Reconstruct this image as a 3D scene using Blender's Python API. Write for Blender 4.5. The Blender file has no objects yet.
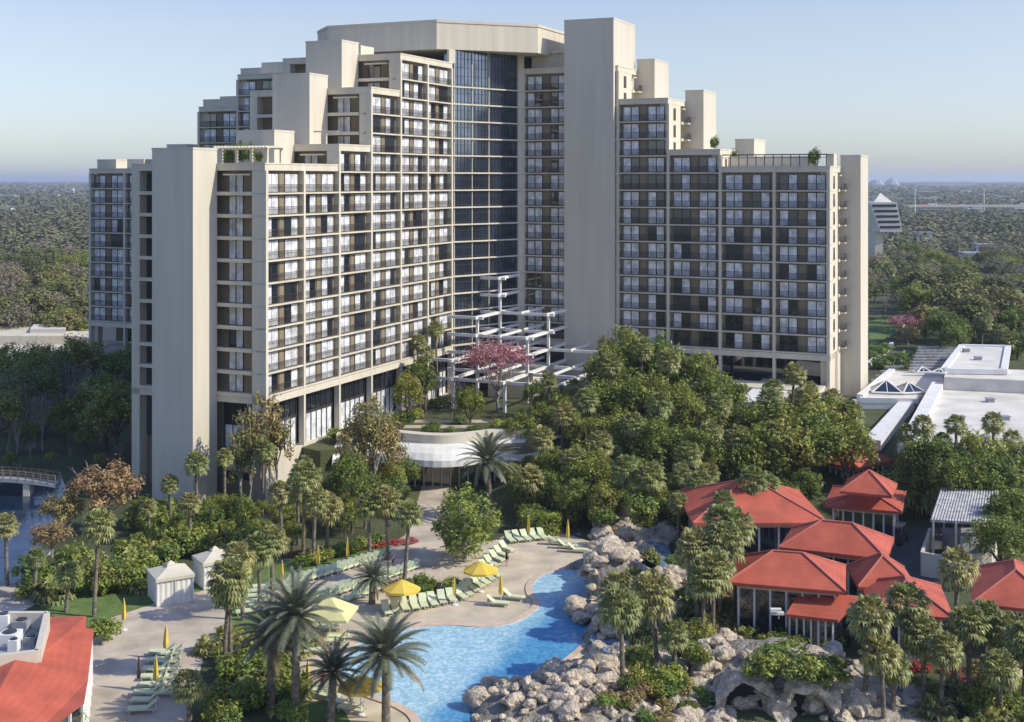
import bpy, math, random
from mathutils import Vector, Matrix
random.seed(7)
R = random.random
U = random.uniform
rad = math.radians
scn = bpy.context.scene
COL = scn.collection
# ---------------------------------------------------------------- camera, world, sun
F = 1240.0; CX = 512.0; HY = 179.0; CZ = 40.0
cam_d = bpy.data.cameras.new("camera"); cam = bpy.data.objects.new("camera", cam_d); COL.objects.link(cam)
cam.location = (0, 0, CZ); cam.rotation_euler = (rad(90), 0, 0)
cam_d.sensor_width = 36.0; cam_d.lens = F * 36.0 / 1024.0; cam_d.shift_y = -(361.0 - HY) / 1024.0
cam_d.clip_start = 0.5; cam_d.clip_end = 120000.0
scn.camera = cam
SUN_EL = rad(38); SX, SY = 0.977, -0.215
world = bpy.data.worlds.new("World"); scn.world = world; world.use_nodes = True
wn = world.node_tree.nodes; wl = world.node_tree.links
bg = wn["Background"]
sky = wn.new("ShaderNodeTexSky"); sky.sky_type = 'NISHITA'; sky.sun_disc = False
sky.sun_elevation = SUN_EL; sky.sun_rotation = math.atan2(SX, SY)
sky.altitude = 30; sky.air_density = 1.0; sky.dust_density = 0.7; sky.ozone_density = 1.6
tcw = wn.new("ShaderNodeTexCoord"); spw = wn.new("ShaderNodeSeparateXYZ"); rpw = wn.new("ShaderNodeValToRGB"); mxw = wn.new("ShaderNodeMix"); mxw.data_type = 'RGBA'; mxw.blend_type = 'MULTIPLY'; mxw.inputs[0].default_value = 1.0
wl.new(tcw.outputs['Generated'], spw.inputs[0]); wl.new(spw.outputs['Z'], rpw.inputs['Fac'])
rpw.color_ramp.elements[0].position = 0.0; rpw.color_ramp.elements[0].color = (.78, .88, 1.14, 1)
rpw.color_ramp.elements[1].position = .45; rpw.color_ramp.elements[1].color = (.94, 1.03, 1.42, 1)
e_ = rpw.color_ramp.elements.new(.12); e_.color = (1.07, .94, .97, 1)
wl.new(sky.outputs[0], mxw.inputs[6]); wl.new(rpw.outputs[0], mxw.inputs[7]); wl.new(mxw.outputs[2], bg.inputs[0]); bg.inputs[1].default_value = 0.13
sd = bpy.data.lights.new("sun", 'SUN'); sd.energy = 3.6; sd.angle = rad(0.5); sd.color = (1.0, 0.95, 0.80)
sun = bpy.data.objects.new("sun", sd); COL.objects.link(sun)
ce = math.cos(SUN_EL)
sun.rotation_euler = Vector((SX * ce, SY * ce, math.sin(SUN_EL))).to_track_quat('Z', 'Y').to_euler()
vs = scn.view_settings; vs.view_transform = 'Standard'; vs.look = 'None'; vs.exposure = 0.3; vs.gamma = 1.0; vs.use_curve_mapping = False
try:
    scn.cycles.volume_bounces = 0; scn.cycles.max_bounces = 6; scn.cycles.transparent_max_bounces = 12
except Exception: pass

# ---------------------------------------------------------------- helpers
def P(px, py, z=0.0):
    Y = F * (CZ - z) / (py - HY)
    return ((px - CX) * Y / F, Y)
def PY(px, Y): return (px - CX) * Y / F
def ZP(py, Y): return CZ - (py - HY) * Y / F
UX, UYY = 0.4056, 0.9144
X0, Y0 = -30.6, 153.6
def AB(a, b): return (X0 + UX * a + UYY * b, Y0 + UYY * a - UX * b)
def toAB(x, y): return ((x - X0) * UX + (y - Y0) * UYY, (x - X0) * UYY - (y - Y0) * UX)
def sm(t):
    t = max(0.0, min(1.0, t)); return t * t * (3 - 2 * t)
def inpoly(x, y, poly):
    c = False; n = len(poly); j = n - 1
    for i in range(n):
        xi, yi = poly[i]; xj, yj = poly[j]
        if (yi > y) != (yj > y) and x < (xj - xi) * (y - yi) / (yj - yi) + xi: c = not c
        j = i
    return c
def ordn(i):
    W = ['first','second','third','fourth','fifth','sixth','seventh','eighth','ninth','tenth','eleventh','twelfth','thirteenth','fourteenth','fifteenth','sixteenth','seventeenth','eighteenth','nineteenth','twentieth']
    if i < 20: return W[i]
    t, u = divmod(i+1, 10); T = ['twenty','thirty','forty','fifty','sixty'][t-2]
    return T[:-1]+'ieth' if u == 0 else T+'-'+W[u-1]

class MB:
    def __init__(s): s.v = []; s.f = []; s.m = []; s.cm = 0
    def mat(s, i): s.cm = i; return s
    def quad(s, a, b, c, d):
        n = len(s.v); s.v += [a, b, c, d]; s.f.append((n, n+1, n+2, n+3)); s.m.append(s.cm)
    def tri(s, a, b, c):
        n = len(s.v); s.v += [a, b, c]; s.f.append((n, n+1, n+2)); s.m.append(s.cm)
    def poly(s, pts):
        n = len(s.v); s.v += list(pts); s.f.append(tuple(range(n, n+len(pts)))); s.m.append(s.cm)
    def box(s, x0, x1, y0, y1, z0, z1, fn=None):
        n = len(s.v)
        c = [(x0,y0,z0),(x1,y0,z0),(x1,y1,z0),(x0,y1,z0),(x0,y0,z1),(x1,y0,z1),(x1,y1,z1),(x0,y1,z1)]
        if fn: c = [fn(*p) for p in c]
        s.v += c
        for q in ((0,3,2,1),(4,5,6,7),(0,1,5,4),(1,2,6,5),(2,3,7,6),(3,0,4,7)):
            s.f.append(tuple(n+k for k in q)); s.m.append(s.cm)
    def prism(s, pts, z0, z1, top_only=False):
        n = len(s.v); k = len(pts)
        s.v += [(p[0], p[1], z0) for p in pts] + [(p[0], p[1], z1) for p in pts]
        s.f.append(tuple(range(n+k, n+2*k))); s.m.append(s.cm)
        s.f.append(tuple(reversed(range(n, n+k)))); s.m.append(s.cm)
        for i in range(k):
            j = (i+1) % k
            s.f.append((n+i, n+j, n+k+j, n+k+i)); s.m.append(s.cm)
    def tube(s, pts, rads, seg=7, cap=True):
        n0 = len(s.v); pts = [Vector(p) for p in pts]
        for i, p in enumerate(pts):
            d = (pts[min(i+1, len(pts)-1)] - pts[max(i-1, 0)]).normalized()
            a = Vector((1,0,0)) if abs(d.x) < .8 else Vector((0,1,0))
            e1 = d.cross(a).normalized(); e2 = d.cross(e1)
            r = rads[i] if hasattr(rads, '__len__') else rads
            for k in range(seg):
                t = 2*math.pi*k/seg
                q = p + e1*(math.cos(t)*r) + e2*(math.sin(t)*r); s.v.append(tuple(q))
        for i in range(len(pts)-1):
            for k in range(seg):
                a = n0+i*seg+k; b = n0+i*seg+(k+1) % seg
                s.f.append((a, b, b+seg, a+seg)); s.m.append(s.cm)
        if cap:
            s.f.append(tuple(range(n0, n0+seg))); s.m.append(s.cm)
            e = n0+(len(pts)-1)*seg; s.f.append(tuple(range(e, e+seg))); s.m.append(s.cm)
    def lathe(s, prof, seg=16, c=(0,0)):
        n0 = len(s.v)
        for r, z in prof:
            for k in range(seg):
                t = 2*math.pi*k/seg; s.v.append((c[0]+r*math.cos(t), c[1]+r*math.sin(t), z))
        for i in range(len(prof)-1):
            for k in range(seg):
                a = n0+i*seg+k; b = n0+i*seg+(k+1) % seg
                s.f.append((a, b, b+seg, a+seg)); s.m.append(s.cm)
    def add(s, o, fn):
        n = len(s.v); s.v += [fn(*p) for p in o.v]
        s.f += [tuple(n+k for k in f) for f in o.f]; s.m += o.m
    def mesh(s, name, mats, off=(0,0,0), smooth=False):
        me = bpy.data.meshes.new(name)
        ox, oy, oz = off
        me.from_pydata([(x-ox, y-oy, z-oz) for x, y, z in s.v], [], s.f)
        for m in mats: me.materials.append(m)
        if len(mats) > 1: me.polygons.foreach_set('material_index', s.m)
        if smooth: me.polygons.foreach_set('use_smooth', [True]*len(me.polygons))
        me.update()
        return me
    def build(s, name, mats, parent=None, off=None, smooth=False):
        if not isinstance(mats, (list, tuple)): mats = [mats]
        if off is None:
            off = (0,0,0); q = parent
            while q is not None: off = tuple(off[i]+q.location[i] for i in range(3)); q = q.parent
        o = bpy.data.objects.new(name, s.mesh(name, mats, off, smooth)); COL.objects.link(o)
        if parent: o.parent = parent
        return o
def tag(o, label=None, cat=None, group=None, kind=None):
    if label: o['label'] = label
    if cat: o['category'] = cat
    if group: o['group'] = group
    if kind: o['kind'] = kind
    return o
def empty(name, loc, label, cat, group=None, rz=0.0):
    o = bpy.data.objects.new(name, None); COL.objects.link(o); o.location = loc; o.rotation_euler = (0,0,rz)
    o.empty_display_size = .3
    return tag(o, label, cat, group)
def bp(name, m, parent, x0, x1, y0, y1, z0, z1, fn=None):
    s = MB(); s.box(x0, x1, y0, y1, z0, z1, fn); return s.build(name, M[m] if isinstance(m, str) else m, parent)
def inst(name, me, parent=None, loc=(0,0,0), rz=0.0, sc=(1,1,1)):
    o = bpy.data.objects.new(name, me); COL.objects.link(o); o.location = loc; o.rotation_euler = (0,0,rz); o.scale = sc
    if parent: o.parent = parent
    return o

# ---------------------------------------------------------------- materials
def mat(name, col, rough=.8, var=.12, scale=.6, bump=0.0, bscale=4.0, spec=.3, metal=0.0, col2=None, scale2=None, island=0.0, trans=0.0, objvar=0.0, coat=0.0, detail=4, zs=1.0, courses=0.0):
    m = bpy.data.materials.new(name); m.use_nodes = True
    n = m.node_tree.nodes; l = m.node_tree.links; b = n["Principled BSDF"]
    b.inputs['Roughness'].default_value = rough; b.inputs['Specular IOR Level'].default_value = spec; b.inputs['Metallic'].default_value = metal
    b.inputs['Coat Weight'].default_value = coat; b.inputs['Coat Roughness'].default_value = .04
    tc = n.new('ShaderNodeTexCoord'); nz = n.new('ShaderNodeTexNoise'); nz.inputs['Scale'].default_value = scale; nz.inputs['Detail'].default_value = detail
    geo = n.new('ShaderNodeNewGeometry')
    mp = n.new('ShaderNodeMapping'); mp.inputs['Scale'].default_value = (1, 1, zs); l.new(geo.outputs['Position'], mp.inputs['Vector']); l.new(mp.outputs[0], nz.inputs['Vector'])
    rmp = n.new('ShaderNodeValToRGB'); l.new(nz.outputs['Fac'], rmp.inputs['Fac'])
    c = col; d = col2 or tuple(x*(1-2*var) for x in col)
    h = col if col2 else tuple(min(1, x*(1+var)) for x in col)
    rmp.color_ramp.elements[0].position = .32; rmp.color_ramp.elements[1].position = .68
    rmp.color_ramp.elements[0].color = (*d, 1); rmp.color_ramp.elements[1].color = (*h, 1)
    out = rmp.outputs['Color']
    def mul(fac_out, lo, hi, src):
        mr = n.new('ShaderNodeMapRange'); mr.inputs['To Min'].default_value = lo; mr.inputs['To Max'].default_value = hi
        l.new(fac_out, mr.inputs['Value'])
        hs = n.new('ShaderNodeHueSaturation'); l.new(src, hs.inputs['Color']); l.new(mr.outputs[0], hs.inputs['Value'])
        return hs
    if island:
        hs = mul(geo.outputs['Random Per Island'], 1-island, 1+island, out)
        mr2 = n.new('ShaderNodeMapRange'); mr2.inputs['To Min'].default_value = .5-.035; mr2.inputs['To Max'].default_value = .5+.025
        l.new(geo.outputs['Random Per Island'], mr2.inputs['Value']); l.new(mr2.outputs[0], hs.inputs['Hue'])
        out = hs.outputs['Color']
    if objvar:
        oi = n.new('ShaderNodeObjectInfo'); hs = mul(oi.outputs['Random'], 1-objvar, 1+objvar, out)
        mr3 = n.new('ShaderNodeMapRange'); mr3.inputs['To Min'].default_value = .53; mr3.inputs['To Max'].default_value = .475
        l.new(oi.outputs['Random'], mr3.inputs['Value']); l.new(mr3.outputs[0], hs.inputs['Hue'])
        out = hs.outputs['Color']
    l.new(out, b.inputs['Base Color'])
    if courses:
        wv = n.new('ShaderNodeTexWave'); wv.bands_direction = 'Z'; wv.inputs['Scale'].default_value = courses; wv.inputs['Distortion'].default_value = .3; wv.wave_profile = 'SAW'
        l.new(geo.outputs['Position'], wv.inputs['Vector']); hs = mul(wv.outputs['Fac'], .93, 1.04, out); out = hs.outputs['Color']; l.new(out, b.inputs['Base Color'])
    if bump:
        n2 = n.new('ShaderNodeTexNoise'); n2.inputs['Scale'].default_value = bscale; n2.inputs['Detail'].default_value = 5
        l.new(geo.outputs['Position'], n2.inputs['Vector'])
        bp = n.new('ShaderNodeBump'); bp.inputs['Strength'].default_value = bump; bp.inputs['Distance'].default_value = .3
        l.new(n2.outputs['Fac'], bp.inputs['Height']); l.new(bp.outputs[0], b.inputs['Normal'])
    if trans:
        tr = n.new('ShaderNodeBsdfTranslucent'); l.new(out, tr.inputs['Color'])
        mx = n.new('ShaderNodeMixShader'); mx.inputs[0].default_value = trans
        l.new(b.outputs[0], mx.inputs[1]); l.new(tr.outputs[0], mx.inputs[2]); l.new(mx.outputs[0], n['Material Output'].inputs[0])
    return m
M = {}
M['cream'] = mat('cream_concrete', (.64,.575,.445), .85, .045, .8, .06, 3, zs=.08, detail=7)
M['cream2'] = mat('cream_panel', (.61,.555,.445), .85, .04, .6, .05, 2, zs=.09, detail=8)
M['ledge'] = mat('slab_edge', (.64,.58,.45), .85, .06, .5)
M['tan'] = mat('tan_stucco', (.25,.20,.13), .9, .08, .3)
M['brown'] = mat('brown_wall', (.13,.10,.075), .9, .1, .4)
M['bronze'] = mat('bronze_metal', (.045,.04,.038), .45, .1, 1, spec=.5)
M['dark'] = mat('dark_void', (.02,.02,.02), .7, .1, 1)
M['glass'] = mat('dark_glass', (.015,.02,.028), .04, .1, .3, spec=1.0, coat=1.0)
M['atrium'] = mat('mirror_glass', (.15,.19,.26), .12, .15, .35, metal=.9)
M['curtain'] = mat('curtained_glass', (.74,.74,.75), .4, .2, .9, coat=.5, island=.1)
M['white'] = mat('white_paint', (.76,.74,.70), .6, .05, .5)
M['whiteroof'] = mat('white_roof_membrane', (.66,.62,.54), .8, .10, .25, detail=8)
M['fabric'] = mat('white_fabric', (.74,.71,.63), .9, .05, .8)
M['red'] = mat('red_roof', (.50,.115,.065), .65, .12, .45, .08, 2.5, detail=8, courses=1.7)
M['redtrim'] = mat('red_trim', (.52,.17,.13), .6, .1, .5)
M['grey'] = mat('grey_metal', (.33,.34,.35), .5, .12, .8)
M['slat'] = mat('weathered_slat', (.42,.41,.39), .8, .2, 1.5)
M['deck'] = mat('pool_deck', (.58,.485,.34), .85, .13, .35, .05, 6, detail=7)
M['coping'] = mat('coping', (.62,.47,.34), .8, .08, 1.0)
M['path'] = mat('pale_path', (.54,.45,.34), .9, .18, .3, .05, 6, detail=7)
M['asphalt'] = mat('asphalt', (.10,.10,.10), .9, .15, .4)
M['lawn'] = mat('lawn', (.16,.23,.06), .95, .25, .8, .4, 6, col2=(.09,.14,.035))
M['soil'] = mat('ground_cover', (.11,.12,.05), .95, .3, .12, .6, 3, col2=(.05,.06,.022), detail=8)
M['yellow'] = mat('yellow_canvas', (.80,.57,.09), .8, .06, 1.5, trans=.15)
M['paleyellow'] = mat('pale_yellow_canvas', (.72,.66,.30), .8, .05, 1, trans=.1)
M['lounge'] = mat('pale_green_sling', (.64,.68,.43), .8, .08, 1)
M['loungeframe'] = mat('lounger_frame', (.50,.52,.42), .5, .1, 1)
M['bark'] = mat('palm_bark', (.23,.19,.14), .95, .25, 3, .5, 8)
M['bark2'] = mat('tree_bark', (.13,.10,.075), .95, .25, 3, .5, 6)
M['palebark'] = mat('pale_bark', (.30,.27,.23), .95, .2, 3)
M['leaf'] = mat('broad_leaf', (.31,.335,.062), .45, .3, .5, col2=(.18,.215,.04), island=.55, trans=.4, objvar=.22, spec=.4)
M['leafb'] = mat('bright_leaf', (.36,.40,.065), .5, .3, .5, col2=(.13,.19,.045), island=.45, trans=.3, objvar=.15, spec=.4)
M['palm'] = mat('fan_palm_leaf', (.37,.365,.11), .45, .3, .8, col2=(.24,.25,.08), island=.5, trans=.32, objvar=.15, spec=.5)
M['date'] = mat('date_palm_leaf', (.20,.21,.13), .5, .3, .8, col2=(.13,.145,.085), island=.35, trans=.15, spec=.5)
M['deadleaf'] = mat('dead_frond', (.24,.18,.09), .8, .2, 1, island=.3, trans=.1)
M['rust'] = mat('rust_leaf', (.40,.27,.12), .7, .3, .5, col2=(.26,.21,.08), island=.5, trans=.2, objvar=.1)
M['olive'] = mat('olive_leaf', (.34,.27,.09), .7, .3, .4, col2=(.20,.20,.06), island=.5, trans=.2, objvar=.15)
M['pink'] = mat('pink_blossom', (.62,.26,.32), .7, .2, .8, col2=(.36,.16,.14), island=.35, trans=.25)
M['far'] = mat('far_leaf', (.25,.24,.075), .8, .3, .03, col2=(.13,.14,.05), island=.4, trans=.1, objvar=.3)
M['farb'] = mat('far_bare_crown', (.30,.25,.18), .85, .3, .03, col2=(.20,.17,.12), island=.3, trans=.1, objvar=.2)
M['wood'] = mat('far_wood', (.20,.18,.09), .9, .3, .03, col2=(.085,.10,.045), island=.16, detail=3)
M['flower'] = mat('red_flower', (.45,.06,.05), .7, .2, 2, island=.3)
M['rock'] = mat('boulder_rock', (.74,.61,.44), .9, .3, 1.5, 1.0, 4.5, col2=(.33,.27,.20), detail=9)
M['rockd'] = mat('mound_rock', (.42,.37,.30), .95, .3, 1.2, 1.0, 3.0, col2=(.15,.13,.10), detail=9)
M['skin'] = mat('skin', (.48,.30,.21), .6, .05, 1)
M['redcloth'] = mat('red_cloth', (.42,.05,.05), .8, .1, 1)
M['blackcloth'] = mat('dark_cloth', (.03,.03,.04), .8, .1, 1)
# water
def water(name, c1, c2, scale, rough, bstr, warp=1, right_tint=None):
    m = bpy.data.materials.new(name); m.use_nodes = True; n = m.node_tree.nodes; l = m.node_tree.links; b = n["Principled BSDF"]
    g = n.new('ShaderNodeNewGeometry'); nz = n.new('ShaderNodeTexNoise'); nz.inputs['Scale'].default_value = scale; nz.inputs['Detail'].default_value = 3; nz.inputs['Distortion'].default_value = warp
    l.new(g.outputs['Position'], nz.inputs['Vector'])
    r = n.new('ShaderNodeValToRGB'); r.color_ramp.elements[0].position = .42; r.color_ramp.elements[1].position = .62  # two-tone noise; in the pool it paints ripple caustics into the colour
    r.color_ramp.elements[0].color = (*c1,1); r.color_ramp.elements[1].color = (*c2,1)
    l.new(nz.outputs['Fac'], r.inputs['Fac']); l.new(r.outputs[0], b.inputs['Base Color'])
    b.inputs['Roughness'].default_value = rough; b.inputs['Specular IOR Level'].default_value = .5
    if right_tint:      # water colour multiplied darker and bluer across the right side of the pool
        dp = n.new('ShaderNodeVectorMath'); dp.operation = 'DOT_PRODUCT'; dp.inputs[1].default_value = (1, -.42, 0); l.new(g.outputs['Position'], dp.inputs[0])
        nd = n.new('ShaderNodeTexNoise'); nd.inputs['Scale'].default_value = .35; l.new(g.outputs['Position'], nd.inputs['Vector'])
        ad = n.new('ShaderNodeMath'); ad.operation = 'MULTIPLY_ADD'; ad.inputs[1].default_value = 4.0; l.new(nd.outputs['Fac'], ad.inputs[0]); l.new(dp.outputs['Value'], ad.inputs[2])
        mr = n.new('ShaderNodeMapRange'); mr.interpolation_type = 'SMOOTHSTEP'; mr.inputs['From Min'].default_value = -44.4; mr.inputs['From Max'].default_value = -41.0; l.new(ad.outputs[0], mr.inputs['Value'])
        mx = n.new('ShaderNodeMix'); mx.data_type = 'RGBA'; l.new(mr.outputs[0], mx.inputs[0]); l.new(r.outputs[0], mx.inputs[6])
        m2 = n.new('ShaderNodeMix'); m2.data_type = 'RGBA'; m2.blend_type = 'MULTIPLY'; m2.inputs[0].default_value = 1; l.new(r.outputs[0], m2.inputs[6]); m2.inputs[7].default_value = (*right_tint, 1)
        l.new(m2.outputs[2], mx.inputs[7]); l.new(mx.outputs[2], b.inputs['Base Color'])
    n2 = n.new('ShaderNodeTexNoise'); n2.inputs['Scale'].default_value = scale*1.3; n2.inputs['Detail'].default_value = 3; l.new(g.outputs['Position'], n2.inputs['Vector'])
    bp = n.new('ShaderNodeBump'); bp.inputs['Strength'].default_value = bstr; bp.inputs['Distance'].default_value = .08; l.new(n2.outputs['Fac'], bp.inputs['Height']); l.new(bp.outputs[0], b.inputs['Normal'])
    return m
M['pool'] = water('pool_water', (.27,.50,.60), (.52,.70,.76), 1.7, .07, .35, 1.5, right_tint=(.22,.52,.78))
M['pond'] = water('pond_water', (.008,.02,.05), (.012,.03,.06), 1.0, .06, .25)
M['stream'] = water('stream_water', (.10,.17,.25), (.30,.38,.45), 1.2, .1, .4)
# ---------------------------------------------------------------- terrain
S = 2.8; B = 8.6
def mound(x, y):
    z = 0.0
    for (mx, my, A, r) in MOUNDS: z += A*math.exp(-((x-mx)**2+(y-my)**2)/(r*r))
    return max(0.0, z)
MOUNDS = []
for (px, py, A, r) in ((640,520,3.2,5.5),(606,575,3.4,3.2),(600,606,3.6,2.8),(612,635,2.6,2.6),(625,600,2.5,3.5),(665,600,1.6,5),(690,660,1.5,5),(560,735,1.0,6),(540,706,1.1,3.6),(590,690,1.0,3.2),(590,722,.9,4),(505,712,.8,2.6),(760,682,1.9,5.0),(845,700,1.3,4.0),(800,676,1.6,4),(748,724,-2.6,2.4),(808,728,-2.6,2.4),(620,690,1.0,4)):
    x, y = P(px, py, 0); MOUNDS.append((x, y, A, r))
def H(x, y):
    a, b = toAB(x, y)
    t1 = 5.0*sm((y-142)/28.0)*sm((x+4)/8.0)
    t2 = 5.0*sm((y-172)/8.0)*sm((b+14)/4.0)
    t = max(t1, t2)
    return t*sm((420-y)/120.0)
def axis(lo, hi, step, far, neg):
    v = []; x = lo
    while x <= hi: v.append(x); x += step
    g = step
    while v[-1] < far: g *= 1.5; v.append(v[-1]+g)
    g = step
    while v[0] > neg: g *= 1.5; v.insert(0, v[0]-g)
    return v
xs = axis(-90, 150, 3.0, 45000, -45000); ys = axis(70, 330, 3.0, 45000, -300)
g = MB(); nx = len(xs)
for y in ys:
    for x in xs: g.v.append((x, y, H(x, y)))
for j in range(len(ys)-1):
    for i in range(nx-1):
        k = j*nx+i; g.f.append((k, k+1, k+1+nx, k+nx)); g.m.append(0)
tag(g.build('ground', M['soil'], smooth=True), kind='structure')

def sheet(name, pix, z, m, thick=None, kind='structure'):
    pts = [P(px, py, z) for px, py in pix]
    s = MB()
    if thick: s.prism(pts, z-thick, z)
    else: s.poly([(x, y, z) for x, y in pts])
    o = s.build(name, m); tag(o, kind=kind); return o
def smoothpts(pts, n=4):
    out = []; k = len(pts)
    for i in range(k):
        p0, p1, p2, p3 = pts[i-1], pts[i], pts[(i+1) % k], pts[(i+2) % k]
        for j in range(n):
            t = j/n
            out.append(tuple(.5*((2*p1[c])+(-p0[c]+p2[c])*t+(2*p0[c]-5*p1[c]+4*p2[c]-p3[c])*t*t+(-p0[c]+3*p1[c]-3*p2[c]+p3[c])*t**3) for c in (0,1)))
    return out
# pool outline
pool_px = [(600,573),(575,570),(555,571),(541,576),(533,585),(534,594),(540,601),(537,609),(526,617),(508,624),(480,627),(445,625),(405,629),(375,635),(354,646),(342,659),(340,672),(348,684),(372,694),(400,704),(416,714),(424,728),(440,752),(466,766),(474,722),(481,690),(520,682),(550,668),(575,650),(594,628),(594,604),(598,588)]
pool_w = smoothpts([P(a, b, .1) for a, b in pool_px])
# deck
deck_px = [(600,548),(585,540),(560,533),(520,530),(495,540),(470,545),(452,553),(430,556),(380,560),(345,567),(300,580),(272,592),(262,606),(270,625),(290,640),(300,660),(296,690),(300,722),(310,760),(480,800),(640,780),(640,600)]
pts = [P(a, b, .03) for a, b in deck_px]
def poly_ring(name, outer, inner, z, m):
    import bmesh
    s = MB(); s.poly([(x, y, z) for x, y in outer]); return s.build(name, m)
tag(poly_ring('pool_deck', smoothpts(pts, 3), None, .03, M['deck']), kind='structure')
# coping ring
s = MB(); n = len(pool_w); cx = sum(p[0] for p in pool_w)/n; cy = sum(p[1] for p in pool_w)/n
def off(i, d):
    p = pool_w[i]; a = pool_w[i-1]; b = pool_w[(i+1) % n]; tx, ty = b[0]-a[0], b[1]-a[1]; L = math.hypot(tx, ty) or 1
    return (p[0]+ty/L*d, p[1]-tx/L*d)
area = sum(pool_w[i][0]*pool_w[(i+1) % n][1]-pool_w[(i+1) % n][0]*pool_w[i][1] for i in range(n))
sg = 1 if area > 0 else -1
for i in range(n):
    j = (i+1) % n
    o1, o2 = off(i, .7*sg), off(j, .7*sg); i1, i2 = pool_w[i], pool_w[j]
    s.quad((*i1, .13), (*i2, .13), (*o2, .13), (*o1, .13)); s.quad((*i1, .0), (*i2, .0), (*i2, .13), (*i1, .13)); s.quad((*o1, .0), (*o2, .0), (*o2, .13), (*o1, .13))
tag(s.build('pool_edge', M['coping']), kind='structure')
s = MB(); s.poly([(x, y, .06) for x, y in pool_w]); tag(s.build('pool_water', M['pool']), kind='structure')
# other surfaces (drawn on the ground as plain sheets)
sheet('lounge_lawn', [(262,570),(330,548),(400,545),(440,560),(420,590),(380,600),(330,612),(262,640),(230,660),(205,640),(240,600)], .010, M['lawn'])
sheet('lawn', [(60,575),(110,570),(210,590),(225,640),(180,620),(120,640),(60,620),(30,600)], .012, M['lawn'])
sheet('path', [(-30,740),(-30,610),(60,640),(95,632),(110,618),(150,605),(205,590),(222,597),(232,625),(205,650),(188,722),(186,760),(60,780)], .020, M['path'])
sheet('path', [(395,568),(360,560),(380,552),(405,535),(418,500),(424,478),(450,480),(446,510),(440,535),(450,552),(500,545),(520,560),(440,580)], .024, M['path'])
sheet('path', [(270,600),(300,582),(380,562),(440,562),(440,574),(380,585),(330,600),(290,625)], .034, M['path'])
sheet('path', [(-40,596),(0,590),(52,588),(62,592),(20,612),(-40,622)], .016, M['path'])
sheet('path', [(862,690),(880,672),(925,680),(945,700),(940,740),(860,740)], .016, M['path'])
sheet('path', [(965,690),(1000,672),(1040,668),(1040,690),(1000,700),(970,720)], .016, M['path'])
sheet('service_yard', [(880,520),(925,470),(960,470),(950,520),(930,570),(950,600),(880,600),(880,560)], .014, M['asphalt'])
sheet('lawn', [(610,722),(625,655),(700,640),(735,655),(690,700),(700,740),(610,740)], .012, M['lawn'])
sheet('lawn', [(295,722),(300,702),(330,700),(345,712),(360,740),(290,740)], .040, M['lawn'])
# pond on the shaded side
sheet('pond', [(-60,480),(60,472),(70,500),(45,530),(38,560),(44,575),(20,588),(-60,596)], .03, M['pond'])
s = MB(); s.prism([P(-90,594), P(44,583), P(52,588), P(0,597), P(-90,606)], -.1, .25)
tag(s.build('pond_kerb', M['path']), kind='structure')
# rock mound
s = MB(); st = .9; mx0, mx1, my0, my1 = -4, 36, 84, 140
cols = int((mx1-mx0)/st)+1; rows = int((my1-my0)/st)+1
idx = {}
for j in range(rows):
    for i in range(cols):
        x, y = mx0+i*st, my0+j*st
        z = mound(x, y)+.25*math.sin(x*2.1+y)*math.sin(y*1.7) - .25
        if inpoly(x, y, pool_w): z = min(z, -.2)
        idx[i, j] = len(s.v); s.v.append((x, y, z))
for j in range(rows-1):
    for i in range(cols-1):
        if max(s.v[idx[i, j]][2], s.v[idx[i+1, j+1]][2]) > .02:
            s.f.append((idx[i, j], idx[i+1, j], idx[i+1, j+1], idx[i, j+1])); s.m.append(0)
tag(s.build('rock_mound', M['rockd'], smooth=True), kind='structure')

# ---------------------------------------------------------------- hotel
HOTEL_BASE = (*AB(30, 10), 0)
hotel = empty('hotel', HOTEL_BASE, 'large cream stepped high-rise hotel with rows of balconies and a glass atrium between its wings', 'hotel')
RD = .62
class Wing:
    def __init__(w, kind):
        w.kind = kind
        if kind == 'near': w.W = 20.9; w.sh = (7.3, 13.6, 4.7); w.op = (1.95, 7.3)
        elif kind == 'right': w.W = 27.0; w.sh = (10.3, 18.6, 3.1); w.op = (7.2, 10.1)
        else: w.W = 20.9; w.sh = (7.3, 13.6, 4.7); w.op = (1.95, 7.3)
    def w(w, p, q, z):
        if w.kind == 'near': return (*AB(p, -q), z)
        if w.kind == 'right': return (*AB(66.2+q, 57.6-p), z)
        return (*AB(56+q, -79.8+p), z)
    def rot(w):   # local x along facade, local y into the wall
        if w.kind == 'near': return math.atan2(UYY, UX)
        return math.atan2(-UX, UYY)
def lev(h): return CZ + S*h
steps = [(0, 2, .7, 0), (2, 3, 1.7, 1), (3, 4, 4.7, 4), (4, 6, 6.7, 6)]   # bay0, bay1, roof level, rows above
rec = MB(); shafts = []
wslots = []; rslots = []; gslots = []
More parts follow.
